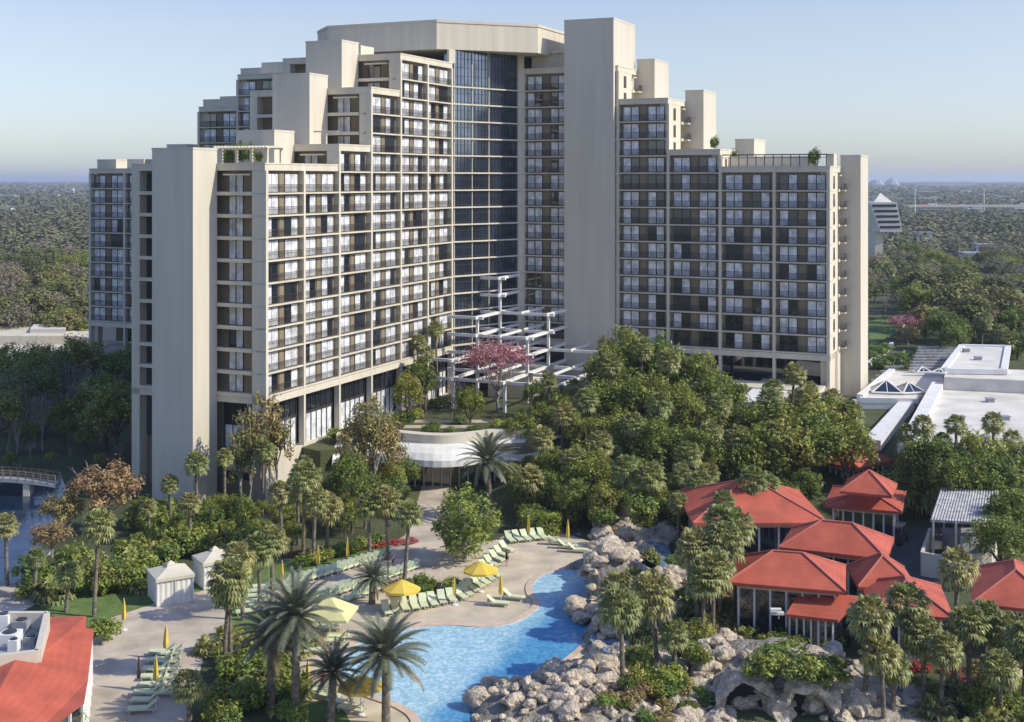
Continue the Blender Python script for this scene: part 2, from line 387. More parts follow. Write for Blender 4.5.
for kind in ('near', 'right', 'far'):
    w = Wing(kind); W = w.W; f = w.w
    if kind == 'far': W = 15.0
    for (b0, b1, roof, up) in steps:
        ps, pe = b0*B, b1*B
        zr = lev(roof)
        core0 = ps+1.5
        # body (recess back walls)
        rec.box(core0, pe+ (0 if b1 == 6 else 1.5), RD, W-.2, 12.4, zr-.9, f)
        # roof cap / parapet
        cap = MB(); cap.box(ps, pe, 0, W, zr-S*.32, zr, f)
        cap.box(ps-.06, pe+.0, -.06, W+.05, zr-.12, zr+.06, f); cap.build('parapet', M['cream'], hotel)
        nrows = 10+up
        for r in range(nrows):
            zf = lev(-.62)-(9-r)*S
            new = zf > (lev(-.62)-9*S-1 if b0 == 0 else lev(steps[[q[0] for q in steps].index(b0)-1][2])-S*.7)
            if new or b0 == 0: bp('balcony_slab', 'ledge', hotel, ps, 6*B, -.12, 1.35, zf-.2, zf, f)
            if new or b0 == 0: bp('balcony_slab', 'ledge', hotel, ps+.02, ps+1.6, 1.36, W, zf-.26, zf, f)
            for bay in range(b0, b1):
                c = (bay+.5)*B
                pil_w = 1.0
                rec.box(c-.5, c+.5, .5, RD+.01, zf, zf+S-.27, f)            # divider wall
                for k in (-1, 1): wslots.append((w, c+k*2.15, zf, 'front'))
                rslots.append((w, c, zf))
        # gable / end treatment for visible rows
        zb = 12.0 if b0 == 0 else lev(steps[[q[0] for q in steps].index(b0)-1][2])
        o0, o1 = w.op
        q0, q1, pr = w.sh
        # solid end strips
        end_lo = 0.0 if b0 == 0 else zb-.5
        bp('wall', 'cream', hotel, ps, ps+1.52, RD+.01, o0, end_lo, zr-.92, f)
        if kind == 'right': bp('wall', 'cream', hotel, ps+.02, ps+1.52, 10.1, 10.4, end_lo, zr-.92, f)
        bp('wall', 'cream', hotel, ps, ps+1.52, W-1.3, W, end_lo, zr-.92, f)
        if kind != 'right':
            pass
        for r in range(nrows):
            zf = lev(-.62)-(9-r)*S
            if zf < zb-S: continue
            # parapet band of end balcony
            bp('balcony_front', 'ledge', hotel, ps-.18, ps+.1, o0+.03, o1-.02, zf-.32, zf+.14, f)
            if kind == 'right':
                bp('end_balcony', 'ledge', hotel, ps-.95, ps+.1, o0+1.2, o1, zf-.22, zf-.02, f); bp('end_railing', 'bronze', hotel, ps-.93, ps-.85, o0+1.25, o1-.05, zf, zf+1.05, f); bp('end_window', 'glass', hotel, ps-.02, ps+.3, 3.0, 4.4, zf+.2, zf+2.2, f)
            gslots.append((w, ps+1.5, (o0+o1)/2+(.75 if kind == 'near' else 0), zf))
            if kind != 'right':
                bp('balcony_front', 'ledge', hotel, ps-.18, ps+.1, q1+.02, W-1.32, zf-.32, zf+.14, f)
        bp('sun_ledge', 'cream', hotel, ps-.35, ps+.2, o0+.3, o1-1.2, zr-1.5, zr-1.3, f)
        # shaft
        sh = MB(); sz0 = 0 if b0 == 0 else zb-.3
        sh.box(ps-pr, ps+.07, q0, q1, sz0, zr+.67*S, f)
        sh.box(ps-pr-.05, ps+.12, q0-.05, q1+.05, zr+.67*S-.2, zr+.67*S+.05, f)
        shafts.append(sh)
    # pilasters
    for bay in range(0, 7):
        st_ = [s_ for s_ in steps if s_[0] <= min(bay, 5) < s_[1]][0]
        p = bay*B
        wd = .42 if bay not in (0, 6) else .9
        pa, pb = (p-wd/2, p+wd/2) if bay not in (0, 6) else ((p, p+.5) if bay == 0 else (p-.5, p))
        top = lev(st_[2])
        lo = 0.0
        bp('pilaster', 'cream', hotel, pa, pb, -.16, RD+.02, lo, top-.9, f)
    # base band and lower floors
    bp('base_band', 'cream', hotel, 0, 6*B, -.14, W-.1, 11.95, 13.05-.26, f)
    if kind == 'near':
        rec.box(1.6, 6*B, 2.4, W-1.4, 0, 11.95, f)
        bp('plinth', 'cream', hotel, 0, 6*B, -.1, 2.0, 0, 5.4, f)
    elif kind == 'right':
        rec.box(1.6, 6*B, 4.5, W-1.4, 4, 11.95, f)
        bp('wall', 'cream', hotel, .0, .6, 4.5, W, 4, 11.95, f)
    else:
        bp('undercroft', 'dark', hotel, 3, 6*B, 7, W-1.4, 0, 11.95, f); bp('mezzanine_edge', 'ledge', hotel, 1, 9, 3, 3.4, 8.6, 8.9, f)  # near-black box colour stands in for the shade beneath the far wing
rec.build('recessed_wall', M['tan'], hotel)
for sh in shafts: sh.build('stair_shaft', M['cream2'], hotel)
# tall shaft on the right wing
s = MB(); fr = lambda a, b, z: (*AB(a, b), z)
s.box(65.2, 76.5, 14.1, 22.8, 4, 66.5, fr); s.box(65.15, 76.55, 14.05, 22.85, 66.3, 66.6, fr); s.box(70, 71, 18, 19, 66.5, 67.2, fr)
s.build('lift_shaft', M['cream2'], hotel)
# window templates  (local x along wall, y into wall, z up; origin at sill middle)
def win_template(v):
    t = MB(); t.mat(0)
    t.box(-1.42, 1.42, -.06, .0, .02, 2.44)
    for k, (a, b) in enumerate(((-1.32, -.08), (.08, 1.32))):
        dark = (v == 1 and k == 0) or (v == 2 and k == 1) or v == 3
        t.mat(2 if dark else 1)
        if dark: t.box(a, b, -.09, -.055, .1, 2.36)
        else:
            nf = 5
            for q in range(nf):
                x0 = a+(b-a)*q/nf; x1 = a+(b-a)*(q+1)/nf; d0 = -.09-.04*(q % 2); d1 = -.09-.04*((q+1) % 2)
                t.quad((x0, d0, .1), (x1, d1, .1), (x1, d1, 2.36), (x0, d0, 2.36))
    return t
wt = [win_template(v) for v in range(4)]
wm = [M['bronze'], M['curtain'], M['glass']]
wme = [t.mesh('window', wm) for t in wt]
def rail_template(w):
    t = MB(); h = w/2
    t.box(-h, h, -.02, .02, 1.0, 1.05); t.box(-h, h, -.02, .02, .06, .1)
    k = int(w/.19)
    for i in range(k+1):
        x = -h+w*i/k; t.box(x-.022, x+.022, -.015, .015, .08, 1.0)
    t.box(-h, h, .03, .04, .1, .98) if False else None
    return t
rt = rail_template(7.9); rme = rt.mesh('railing', [M['bronze']])
def xform(w, p, q, z):
    x, y, zz = w.w(p, q, z); return (x, y, zz), w.rot()
def area_of(w, p, q, z):
    (x, y, zz), r = xform(w, p, q, z)
    dx = math.cos(r); dy = math.sin(r); sgn = (dx - x/y*dy)*F/y
    return abs(sgn)*F/y
def vis(w, p, z):
    x, y, _ = w.w(p, 0, z); px = CX+F*x/y
    if w.kind == 'far': return (88 < px < 150) or z > lev(1) and px < 300
    if w.kind == 'right' and 564 < px < 617: return False
    return True
wslots = [t for t in wslots if vis(t[0], t[1], t[2])]; rslots = [t for t in rslots if vis(t[0], t[1], t[2])]
ws = sorted(wslots, key=lambda t: -area_of(t[0], t[1], 0, t[2])); rs = sorted(rslots, key=lambda t: -area_of(t[0], t[1], 0, t[2]))
rw = random.Random(3)
rest = MB()
for i, (w, p, z, _) in enumerate(ws):
    v = rw.choices([0,1,2,3], [.62,.14,.14,.10])[0]
    (x, y, zz), r = xform(w, p, RD, z)
    if i < 100:
        inst('window', wme[v], hotel, (x-HOTEL_BASE[0], y-HOTEL_BASE[1], zz), r)
    else:
        c, s_ = math.cos(r), math.sin(r)
        rest.add(wt[v], lambda lx, ly, lz: (x+lx*c-ly*s_, y+lx*s_+ly*c, zz+lz))
for (w, p, q, z) in gslots:      # end balcony doors face along -p
    (x, y, zz) = w.w(p-.0, q, z); d = w.w(p-1, q, z); nrm = Vector((d[0]-x, d[1]-y)); r = math.atan2(nrm.y, nrm.x)+math.pi/2
    c, s_ = math.cos(r), math.sin(r); v = rw.choices([0,1,3], [.8,.1,.1])[0]
    rest.add(wt[v], lambda lx, ly, lz: (x+lx*.8*c-ly*s_, y+lx*.8*s_+ly*c, zz+lz))
tag(rest.build('window', wm, hotel), 'remaining curtained balcony windows of the hotel', kind='stuff')
rest = MB()
for i, (w, p, z) in enumerate(rs):
    (x, y, zz), r = xform(w, p, .06, z)
    if i < 100: inst('railing', rme, hotel, (x-HOTEL_BASE[0], y-HOTEL_BASE[1], zz), r)
    else:
        c, s_ = math.cos(r), math.sin(r)
        rest.add(rt, lambda lx, ly, lz: (x+lx*c-ly*s_, y+lx*s_+ly*c, zz+lz))
tag(rest.build('railing', M['bronze'], hotel), 'remaining dark balcony railings of the hotel', kind='stuff')
# near wing left strip dark glass, in the recess left of the shaft
wn_ = Wing('near').w; wr_ = Wing('right').w
s = MB()
for r in range(10):
    zf = lev(-.62)-(9-r)*S
    s.box(1.40, 1.5, 13.7, 19.9, zf+.1, zf+2.4, wn_)
s.box(1.2, 1.5, 14, 19.4, 6.5, 11.9, wn_)
s.build('end_glazing', M['glass'], hotel)
s = MB(); s.box(1.1, 1.2, 14.2, 17.0, 1.5, 8.5, wn_); s.build('lobby_blind', M['curtain'], hotel)
# ground floor glazing, near wing
for bay in range(6):
    s = MB(); s.mat(0); s.box(bay*B+.4, (bay+1)*B-.4, .9, 1.0, 9.4, 11.9, wn_); s.mat(1); s.box(bay*B+.4, (bay+1)*B-.4, .9, 1.0, 5.4, 9.1, wn_)
    s.mat(2)
    for k in range(7): s.box(bay*B+.4+k*1.27, bay*B+.52+k*1.27, .8, .92, 5.4, 11.9, wn_)
    s.box(bay*B+.4, (bay+1)*B-.4, .78, .95, 9.1, 9.4, wn_)
    s.build('lobby_window', [M['glass'], M['curtain'], M['bronze']], hotel)
s = MB()
s.mat(0); s.box(1.5, 1.6, 2.0, 7.2, 2.0, 11.9, wn_); s.mat(1)
s.box(1.42, 1.5, 2.2, 7.0, 3.0, 8.8, wn_); s.mat(2)
for k in range(5): s.box(1.36, 1.45, 2+k*1.27, 2.12+k*1.27, 2, 11.9, wn_)
s.build('lobby_window', [M['dark'], M['curtain'], M['bronze']], hotel)
s = MB()
s.box(.6, 6*B, 4.0, 4.2, 5, 11.9, wr_); s.build('dark_glazing', M['glass'], hotel)
# atrium glass between (a 51.6,b 0) and (a 66.2,b 6)
A1 = Vector(AB(51.6, -.4)); A2 = Vector(AB(66.2, 6.0)); dd = (A2-A1); LA = dd.length; dn = dd.normalized(); nn = Vector((dn.y, -dn.x))
if nn.y > 0: nn = -nn
def fa(t, o, z): q = A1+dn*t+nn*o; return (q.x, q.y, z)
s = MB(); s.box(0, LA, -1.5, 0, 5, lev(7.55), fa); s.build('atrium_glass', M['atrium'], hotel)
s = MB()
for k in range(0, 17):
    z = lev(-.62)+(5.9-k)*S+.3
    if z > 8: s.box(-.1, LA+.1, -.1, .45, z-.22, z, fa)
for t in (.8, 4.6, 8.3, LA-.5): s.box(t-.06, t+.06, -.1, .15, 8, lev(7.5), fa)
s.build('atrium_ledge', M['ledge'], hotel)
s = MB()
for k in range(0, 19): 
    t = .8+k*.75
    if t < LA: s.box(t-.03, t+.03, -.05, .08, 8, lev(7.5), fa)
for k in range(0, 36):
    z = 12+k*S/2; 
    if z < lev(7.4): s.box(0, LA, -.05, .07, z-.03, z+.03, fa)
s.build('atrium_mullion', M['bronze'], hotel)
s = MB(); s.box(LA-1.2, LA+.2, -.3, .3, 8, lev(7.5), fa); s.box(-.4, .9, -.3, .25, lev(6.7), lev(7.5), fa); s.build('atrium_pier', M['cream'], hotel)
# crown
K1 = Vector(AB(50, -2)); K2 = K1+Vector((.93, .36))*17.7
uu = Vector((UX, UYY)); vv = Vector((UYY, -UX))
K3 = K2+uu*22; K0 = K1-vv*20.6; Km = K0-Vector((-.36, .93))*-6.5 if False else K0+(uu*.7-vv*.7)*8; K5 = Km+uu*24
poly = [Km, K0, K1, K2, K3, K3-vv*34+uu*2, K5]
s = MB(); s.prism([(p.x, p.y) for p in poly], 61.0, 65.6); s.build('crown_band', M['cream'], hotel)
s = MB(); c0 = sum((p for p in poly), Vector((0, 0)))/len(poly)
s.prism([tuple(c0+(p-c0)*1.006) for p in poly], 65.3, 65.75); s.build('crown_coping', M['cream2'], hotel)
s = MB(); s.prism([tuple(c0+(p-c0)*.78+uu*7) for p in poly], lev(6.0), 61.0); s.build('penthouse_core', M['brown'], hotel)
# penthouse blocks on the right inner roof
s = MB(); s.prism([AB(68, 7), AB(68, 13.2), AB(74, 13.2), AB(74, 7)], lev(6.7)-.1, 61.4); s.box(67.5, 74.5, 6.8, 13.6, 61.4, 62.0, fr); s.build('penthouse_block', M['cream2'], hotel)
# small roof rooms, far wing and near wing
wf_ = Wing('far').w
for q_ in ((7, 11, 2.5, 8, lev(.7), lev(1.35), wf_), (12.2, 16, 3, 8, lev(.7), lev(1.2), wf_), (29, 34.4, 2, 6, lev(4.7), lev(5.4), wf_), (38, 47, 2.2, 8, lev(6.7), lev(7.5), wf_), (38, 42, 9, 13, lev(6.7), lev(7.4), wn_)):
    bp('roof_room', 'cream2', hotel, *q_)
# roof railings on right wing terrace
s = MB()
L0, L1 = .6, 17.0
for k in range(13):
    p = L0+(L1-L0)*k/12; s.box(p-.06, p+.06, .3, .42, lev(.7), lev(.7)+1.9, wr_)
s.box(L0, L1, .28, .44, lev(.7)+1.78, lev(.7)+1.95, wr_); s.box(L0, L1, .28, .44, lev(.7)+1.35, lev(.7)+1.43, wr_)
s.box(L0, .9, .3, 5, lev(.7)+1.78, lev(.7)+1.95, wr_)
s.build('roof_railing', M['bronze'], hotel)
s = MB(); s.box(3, 17.2, 5.5, 5.7, lev(.7), lev(.7)+1.7, wr_); s.box(-.0, 1.2, 3.5, 6.2, lev(.7), lev(.7)+2.0, wr_); s.build('terrace_wall', M['cream'], hotel)
# roof pergola on near wing terrace
s = MB()
for k in range(4): s.box(1.2, 1.5, 2+k*2.3-1.5, 2.25+k*2.3-1.5, lev(.7), lev(.7)+1.9, wn_); s.box(4.2, 4.5, 2+k*2.3-1.5, 2.25+k*2.3-1.5, lev(.7), lev(.7)+1.9, wn_)
s.box(.9, 1.2, .2, 8.6, lev(.7)+1.8, lev(.7)+2.0, wn_); s.box(4.2, 4.5, .2, 8.6, lev(.7)+1.8, lev(.7)+2.0, wn_)
for k in range(16): s.box(.6, 5.2, .4+k*.52, .5+k*.52, lev(.7)+2.0, lev(.7)+2.2, wn_)
s.box(17.8, 18.0, .6, 4.5, lev(1.7)+1.7, lev(1.7)+1.9, wn_); s.box(17.8, 18.0, 2.4, 2.7, lev(1.7), lev(1.7)+1.8, wn_)
s.build('roof_pergola', M['cream'], hotel)
# stepped beam trellis in front of the atrium
tr = empty('beam_trellis', (*AB(49, 14), 5), 'white stepped concrete beam trellis filling the courtyard below the glass atrium', 'trellis')
LV = [23.7, 20.9, 18.1, 15.3, 12.5, 9.7]
def topi(i, j):
    return {(0,0): 0, (0,1): 2, (1,0): 2, (1,1): 3, (2,0): 4, (0,2): 4}.get((i, j), 5)
for i in range(0, 3):
    for j in range(0, 5):
        if (i, j) == (-1, -1): continue
        a, b = 57.7-8.6*i, 5.7+8.6*j
        if i < 0 and j < 1: continue
        if b < 3 and a > 50: continue
        if i == -1 and j >= 1: continue
        t = topi(max(i,0), max(j,0))
        if i == 3 and j < 1: continue
        bp('post', 'white', tr, a-.2, a+.2, b-.2, b+.2, 4, LV[t]+.2, fr)
        for L in range(t, 6):
            z = LV[L]
            if True:
                bp('beam', 'white', tr, a-1.1, a+(8.6 if (i == 0 or topi(i-1, max(j,0)) <= L) else 1.5), b-.25, b+.25, z-.22, z+.22, fr)
            if j < 4 and L >= max(t, topi(i, j+1)) and (i == 0 or L >= max(topi(i-1, j), topi(i-1, j+1))): bp('beam', 'white', tr, a-1.1, a+8.6, b+4.05, b+4.4, z-.05, z+.3, fr)
            if j >= 1 and topi(i, j-1) > L: bp('cross_beam', 'white', tr, a-.2, a+.2, b-1.6, b+1.0, z-.30, z+.15, fr)
            if j == 0: bp('cross_beam', 'white', tr, a-.2, a+.2, max(.4, b-8.6), b+1.0, z-.30, z+.15, fr)
            if j >= 1 and topi(i, j-1) <= L: bp('cross_beam', 'white', tr, a-.2, a+.2, b-8.6, b+1.0, z-.30, z+.15, fr)
# podium wall below trellis
s = MB(); s.box(52, 66.2, 6.2, 14, 4, 9.0, fr); s.box(60, 66, 22.9, 57, 4, 8.2, fr)
s.build('podium', M['cream'], tr)
# raised terrace
s = MB()
s.prism([AB(8, .05), (-24.5, 158.5), (-19, 161.8), (-3, 163), (6, 166), (9, 185), AB(60, 30), AB(66, 8), AB(51.6, .05)], 0, 5.2)
tag(s.build('terrace', M['soil']), kind='structure')
s = MB()
for (c, w_, l_) in (((-14, 174), 2.0, 9), ((-6, 178), 2, 8)):
    s.box(c[0]-l_, c[0]+l_, c[1]-w_/2, c[1]+w_/2, 5.2, 5.26)
s.box(-20, 8, 166.6, 168, 5.2, 5.26)
tag(s.build('path', M['path']), kind='structure')
# ---------------------------------------------------------------- restaurant with wavy canopy
rb = P(430, 484)
rest_ = empty('restaurant_pavilion', (rb[0], rb[1]+3, 0), 'low restaurant under a wavy white canopy with glass doors, tucked below the hotel terrace', 'restaurant')
def wav(t):   # t 0..1 along the canopy, returns x,y
    x = -23 + 27*t; y = 159.8 + 1.6*math.sin(t*9.0) + t*1.5
    return x, y
s = MB(); s2 = MB(); s3 = MB()
N = 48
for i in range(N):
    x0, y0 = wav(i/N); x1, y1 = wav((i+1)/N)
    r0 = .04 if i % 2 else 0; r1 = 0 if i % 2 else .04
    prof = [(-1.2, 3.3), (-1.1, 4.1), (-.2, 4.8), (1.2, 5.3), (2.6, 5.5)]
    for k in range(4):
        (d0, z0), (d1, z1) = prof[k], prof[k+1]
        s.quad((x0, y0+d0-r0, z0), (x1, y1+d0-r1, z0), (x1, y1+d1-r1, z1), (x0, y0+d1-r0, z1))
    s.quad((x0, y0-1.2-r0, 3.3), (x0, y0+2.6, 3.3), (x1, y1+2.6, 3.3), (x1, y1-1.2-r1, 3.3))
    s2.quad((x0, y0+2.5, 5.4), (x1, y1+2.5, 5.4), (x1, y1+2.5, 6.6), (x0, y0+2.5, 6.6))
    s2.quad((x0, y0+2.5, 6.6), (x1, y1+2.5, 6.6), (x1, y1+4.2, 6.6), (x0, y0+4.2, 6.6))
s.build('canopy', M['fabric'], rest_); s2.build('parapet', M['cream'], rest_)
s = MB(); s.box(-22.5, 3.5, 161.6, 164, 0, 5.2); s.build('wall', M['tan'], rest_)
s = MB()
for k in range(13):
    x = -16+k*1.15; s.box(x, x+.95, 161.45, 161.59, .2, 2.9)
s.build('glass_door', M['glass'], rest_)
s = MB()
for k in range(14): x = -16.12+k*1.15; s.box(x, x+.13, 161.3, 161.6, 0, 3.3)
s.box(-16.1, -1, 161.32, 161.5, 2.9, 3.1); s.build('door_frame', M['ledge'], rest_)
# curved white canopy to the right of the date palm
# ---------------------------------------------------------------- hip roofed pavilions
def hip_mesh(s, c, e1, e2, L, W, z, rise, th=.28):
    def q(u, v, zz): return (c[0]+e1[0]*u+e2[0]*v, c[1]+e1[1]*u+e2[1]*v, zz)
    h = max(0.0, (L-W)/2); h2 = max(0.0, (W-L)/2)
    a, b, cc, d = q(-L/2, -W/2, z), q(L/2, -W/2, z), q(L/2, W/2, z), q(-L/2, W/2, z)
    r0 = q(-h, -h2, z+rise); r1 = q(h, h2, z+rise)
    if h > 0 or h2 == 0:
        s.poly([a, b, r1, r0] if h > 0 else [a, b, r0]); s.tri(b, cc, r1); s.poly([cc, d, r0, r1] if h > 0 else [cc, d, r0]); s.tri(d, a, r0)
    else:
        s.tri(a, b, r0); s.poly([b, cc, r1, r0]); s.tri(cc, d, r1); s.poly([d, a, r0, r1])
    lo = [(p[0], p[1], z-th) for p in (a, b, cc, d)]; hi = [a, b, cc, d]
    for i in range(4): s.quad(lo[i], lo[(i+1) % 4], hi[(i+1) % 4], hi[i])
    s.poly([lo[3], lo[2], lo[1], lo[0]])
    return (a, b, cc, d, r0, r1)
def pavilion(fl, fr_, z, W, rise, label, walls=True, posts=6, rot=None, name='pavilion', zb=0, inset=.9, group='red roofed pavilions', cat='pavilion', rootobj=None):
    A = Vector(P(*fl, z)); Bv = Vector(P(*fr_, z)); e1 = (Bv-A); L = e1.length; e1.normalize()
    if rot is not None:
        e1 = Vector((math.cos(rad(rot)), math.sin(rad(rot))))
        L = (Bv-A).dot(e1)
    e2 = Vector((-e1.y, e1.x)); c = A+e1*L/2+e2*W/2
    root = rootobj or empty(name, (c.x, c.y, zb), label, cat, group)
    s = MB(); pts = hip_mesh(s, c, e1, e2, L, W, z, rise); s.build('roof', M['red'], root)
    s = MB()   # hip caps
    for i in range(4):
        e = pts[4] if i in (0, 3) else pts[5]
        if W > L: e = pts[4] if i in (0, 1) else pts[5]
        p = Vector(pts[i]); q = Vector(e); up = Vector((0, 0, .05)); s.tube([p+up, q+up], .09, 5)
    s.tube([Vector(pts[4])+up, Vector(pts[5])+Vector((.01,0,.05))], .1, 5)
    s.build('ridge_cap', M['redtrim'], root)
    if walls:
        def f(u, v, zz): return (c.x+e1.x*u+e2.x*v, c.y+e1.y*u+e2.y*v, zz)
        l, w = L/2-inset, W/2-inset
        s = MB(); s.box(-l+.15, l-.15, -w+.15, w-.15, zb, z-.28, f); s.build('wall', M['glass'], root)
        s = MB()
        for k in range(posts+1):
            u = -l+2*l*k/posts
            s.box(u-.09, u+.09, -w-.02, -w+.2, zb, z-.28, f); s.box(u-.09, u+.09, w-.2, w+.02, zb, z-.28, f)
        for k in range(1, 4):
            v = -w+2*w*k/4
            s.box(-l-.02, -l+.2, v-.09, v+.09, zb, z-.28, f); s.box(l-.2, l+.02, v-.09, v+.09, zb, z-.28, f)
        s.build('column', M['white'], root)
        s = MB(); s.box(-l+.1, l-.1, -w+.08, w-.08, zb, zb+.6, f); s.box(-l+.1, l-.1, -w+.08, w-.08, z-.75, z-.3, f); s.build('plinth', M['ledge'], root)
    return root, c, e1, e2, L
pavilion((727,582), (846,592), 5.2, 7.4, 1.9, 'nearest large red hip-roofed pavilion with dark glass front beside the boulders')
pavilion((779,547), (887,559), 5.0, 7.0, 2.0, 'red hip-roofed pavilion directly behind the largest front one')
pavilion((693,523), (829,523), 4.6, 13.0, 2.9, 'broad red hip roof behind two tall palms at the left end of the pavilion cluster')
r4 = pavilion((824,505), (902,512), 4.0, 9.0, 1.2, 'two-tiered red roofed pavilion beside the service yard')[0]
pavilion((840,491), (892,496), 6.2, 5.4, 1.9, '', rootobj=r4, walls=False)
pavilion((856,469), (893,460), 4.2, 5.5, 1.7, 'small red roof farthest back, at the end of the white corridor')
pavilion((858,587), (919,589), 4.4, 6.0, 2.0, 'small red hip roof between the front pavilion and the palms')
pavilion((868,612), (954,618), 4.2, 8.0, 1.7, 'red roof behind the row of palms at lower right')
pavilion((972,603), (1065,613), 4.4, 10, 2.1, 'red hip roof cut by the right edge of the photo')
# low shed roof in front of nearest pavilion
a = P(786,614,3.4); b = P(838,620,3.4); c = P(858,597,4.4); d = P(800,591,4.4)
pr = empty('lean_to', ((a[0]+c[0])/2, (a[1]+c[1])/2, 0), 'red lean-to roof over white framed glazing, in front of the nearest pavilion', 'lean-to')
s = MB(); s.quad((*a,3.4), (*b,3.4), (*c,4.5), (*d,4.5)); s.quad((*a,3.15), (*b,3.15), (*b,3.4), (*a,3.4)); s.quad((*b,3.15), (*c,4.2), (*c,4.5), (*b,3.4)); s.quad((*a,3.15), (*a,3.4), (*d,4.5), (*d,4.2)); s.quad((*a,3.15),(*d,4.2),(*c,4.2),(*b,3.15))
s.build('roof', M['red'], pr)
s = MB(); s.prism([(a[0]+.4,a[1]+.6), (b[0]-.3,b[1]+.6), (c[0]-.5,c[1]+.5), (d[0]+.4,d[1]+.5)], 0, 3.2); s.build('wall', M['glass'], pr)
s = MB()
for k in range(7):
    x = a[0]+.4+(b[0]-a[0]-.7)*k/6; y = a[1]+.5+(b[1]-a[1])*k/6; s.box(x-.07, x+.07, y-.1, y+.08, 0, 3.15)
s.build('column', M['white'], pr)
s = MB(); s.tube([(a[0]-.6,a[1],3.0),(a[0]-.6,a[1],3.9)], .05, 5); s.box(a[0]-1.3, a[0]-.2, a[1]-.3, a[1]+.1, 3.4, 3.6); s.box(a[0]-1.4, a[0]-.5, a[1]-.6, a[1]-.2, 3.8, 4.0); s.build('lamp_bracket', M['white'], pr)
# ---------------------------------------------------------------- bottom left red roofed building
e = P(60, 690, 0); lb = empty('red_roofed_building', (-36, 93, 0), 'red roofed building with a rooftop equipment well at the lower left corner', 'building')
Q = lambda px, py, z: (*P(px, py, z), z)
s = MB()
s.poly([Q(48,617,4.6), Q(86,616,4.6), Q(86,628,4.4), Q(94,629,4.2), Q(88,680,4.2), Q(18,656,5.8), Q(43,653,5.2)])
s.poly([Q(18,655,5.8), Q(88,680,4.2), Q(84,704,4.2), Q(10,760,4.2), Q(-6,700,5.6)])
s.poly([Q(18,655,5.8), Q(-6,700,5.6), Q(10,760,4.2), Q(-90,760,4.2), Q(-60,690,4.2)])
s.build('roof', M['red'], lb)
s = MB(); pts = [P(86,618,4.4), P(92,632,4.2), P(87,680,4.2), P(83,701,4.2), P(12,755,4.2), P(-80,750,4.2), P(-60,625,4.2)]
pts = [(x+(-35-x)*.03, y+(92-y)*.03) for x, y in pts]
s.prism(pts, 0, 4.0); s.build('wall', M['glass'], lb)
s = MB()
for i in range(3):
    (x0, y0), (x1, y1) = pts[i+1], pts[i+2]
    for k in range(5): x = x0+(x1-x0)*k/5; y = y0+(y1-y0)*k/5; s.box(x-.05, x+.15, y-.1, y+.1, 0, 4.0)
s.build('column', M['white'], lb)
s = MB()
w0 = [P(-60,612,6.2), P(47,612,6.2), P(38,650,6.2), P(-60,662,6.2)]
for i in range(4):
    A_, B_ = Vector(w0[i]), Vector(w0[(i+1) % 4]); n_ = (B_-A_).normalized(); t_ = Vector((-n_.y, n_.x))*.22
    s.prism([tuple(A_-t_), tuple(B_-t_), tuple(B_+t_), tuple(A_+t_)], 4.0, 6.2)
s.build('parapet', M['cream2'], lb)
s = MB(); s.prism([tuple(Vector(p)) for p in w0], 4.9, 5.0); s.build('well_floor', M['grey'], lb)
for (px, py, w_, h_, m_) in ((10,640,1.4,.9,'white'), (22,626,1.1,.8,'grey'), (4,624,1.0,1.1,'white'), (31,640,.8,.6,'grey'), (14,646,.7,.8,'white')):
    x, y = P(px, py, 5.3); s = MB(); s.box(x-w_/2, x+w_/2, y-w_/2, y+w_/2, 5.0, 5.0+h_); s.mat(1); s.lathe([(.05, 5.01+h_), (w_*.36, 5.01+h_), (w_*.36, 5.1+h_), (.05, 5.12+h_)], 12, (x, y)); s.build('air_conditioner', [M[m_], M['bronze']], lb)
# ---------------------------------------------------------------- white flat roofed complex at right
def Wp(pts, z): return [P(a, b, z) for a, b in pts]
wb = empty('conference_building', (*P(960, 430, 6), 0), 'sprawling low building with white flat roofs and glass skylights right of the hotel', 'building')
def slabroof(name, pts, z, z0=0.2, m='whiteroof'):
    s = MB(); s.prism(Wp(pts, z), z0, z); return s.build(name, M[m], wb)
slabroof('roof', [(905,452),(942,386),(1100,392),(1100,466),(990,462)], 7.0)
slabroof('roof', [(946,372),(944,377),(1100,384),(1100,372),(960,368)], 9.0)
slabroof('roof', [(944,370),(962,346),(1008,347),(1003,371)], 9.6)
slabroof('roof', [(860,397),(892,371),(946,372),(938,384),(918,398)], 6.6)
def rimwall(pts, z, h, name='parapet', t=.5, closed=False):
    s = MB(); w = Wp(pts, z)
    for i in range(len(w)-(0 if closed else 1)):
        A_, B_ = Vector(w[i]), Vector(w[(i+1) % len(w)]); n_ = (B_-A_).normalized(); t_ = Vector((-n_.y, n_.x))*t
        s.prism([tuple(A_-t_), tuple(B_-t_), tuple(B_+t_), tuple(A_+t_)], z-.5, z+h)
    s.build(name, M['white'], wb)
rimwall([(905,452),(940,384)], 7.0, .9, t=.9); rimwall([(940,384),(1100,391)], 7.0, .8, t=.4); rimwall([(944,370),(962,346),(1008,347),(1004,371),(944,370)], 9.6, .3)
rimwall([(860,397),(892,371)], 6.6, .4); rimwall([(860,399),(918,400)], 6.4, .3)
rimwall([(853,405),(906,406)], 5.4, .8, t=.8, name='corridor_roof'); rimwall([(907,406),(872,446)], 5.4, .8, t=1.1, name='corridor_roof')
rimwall([(868,366),(892,345)], 5.4, .6, name='garden_wall', t=.35)
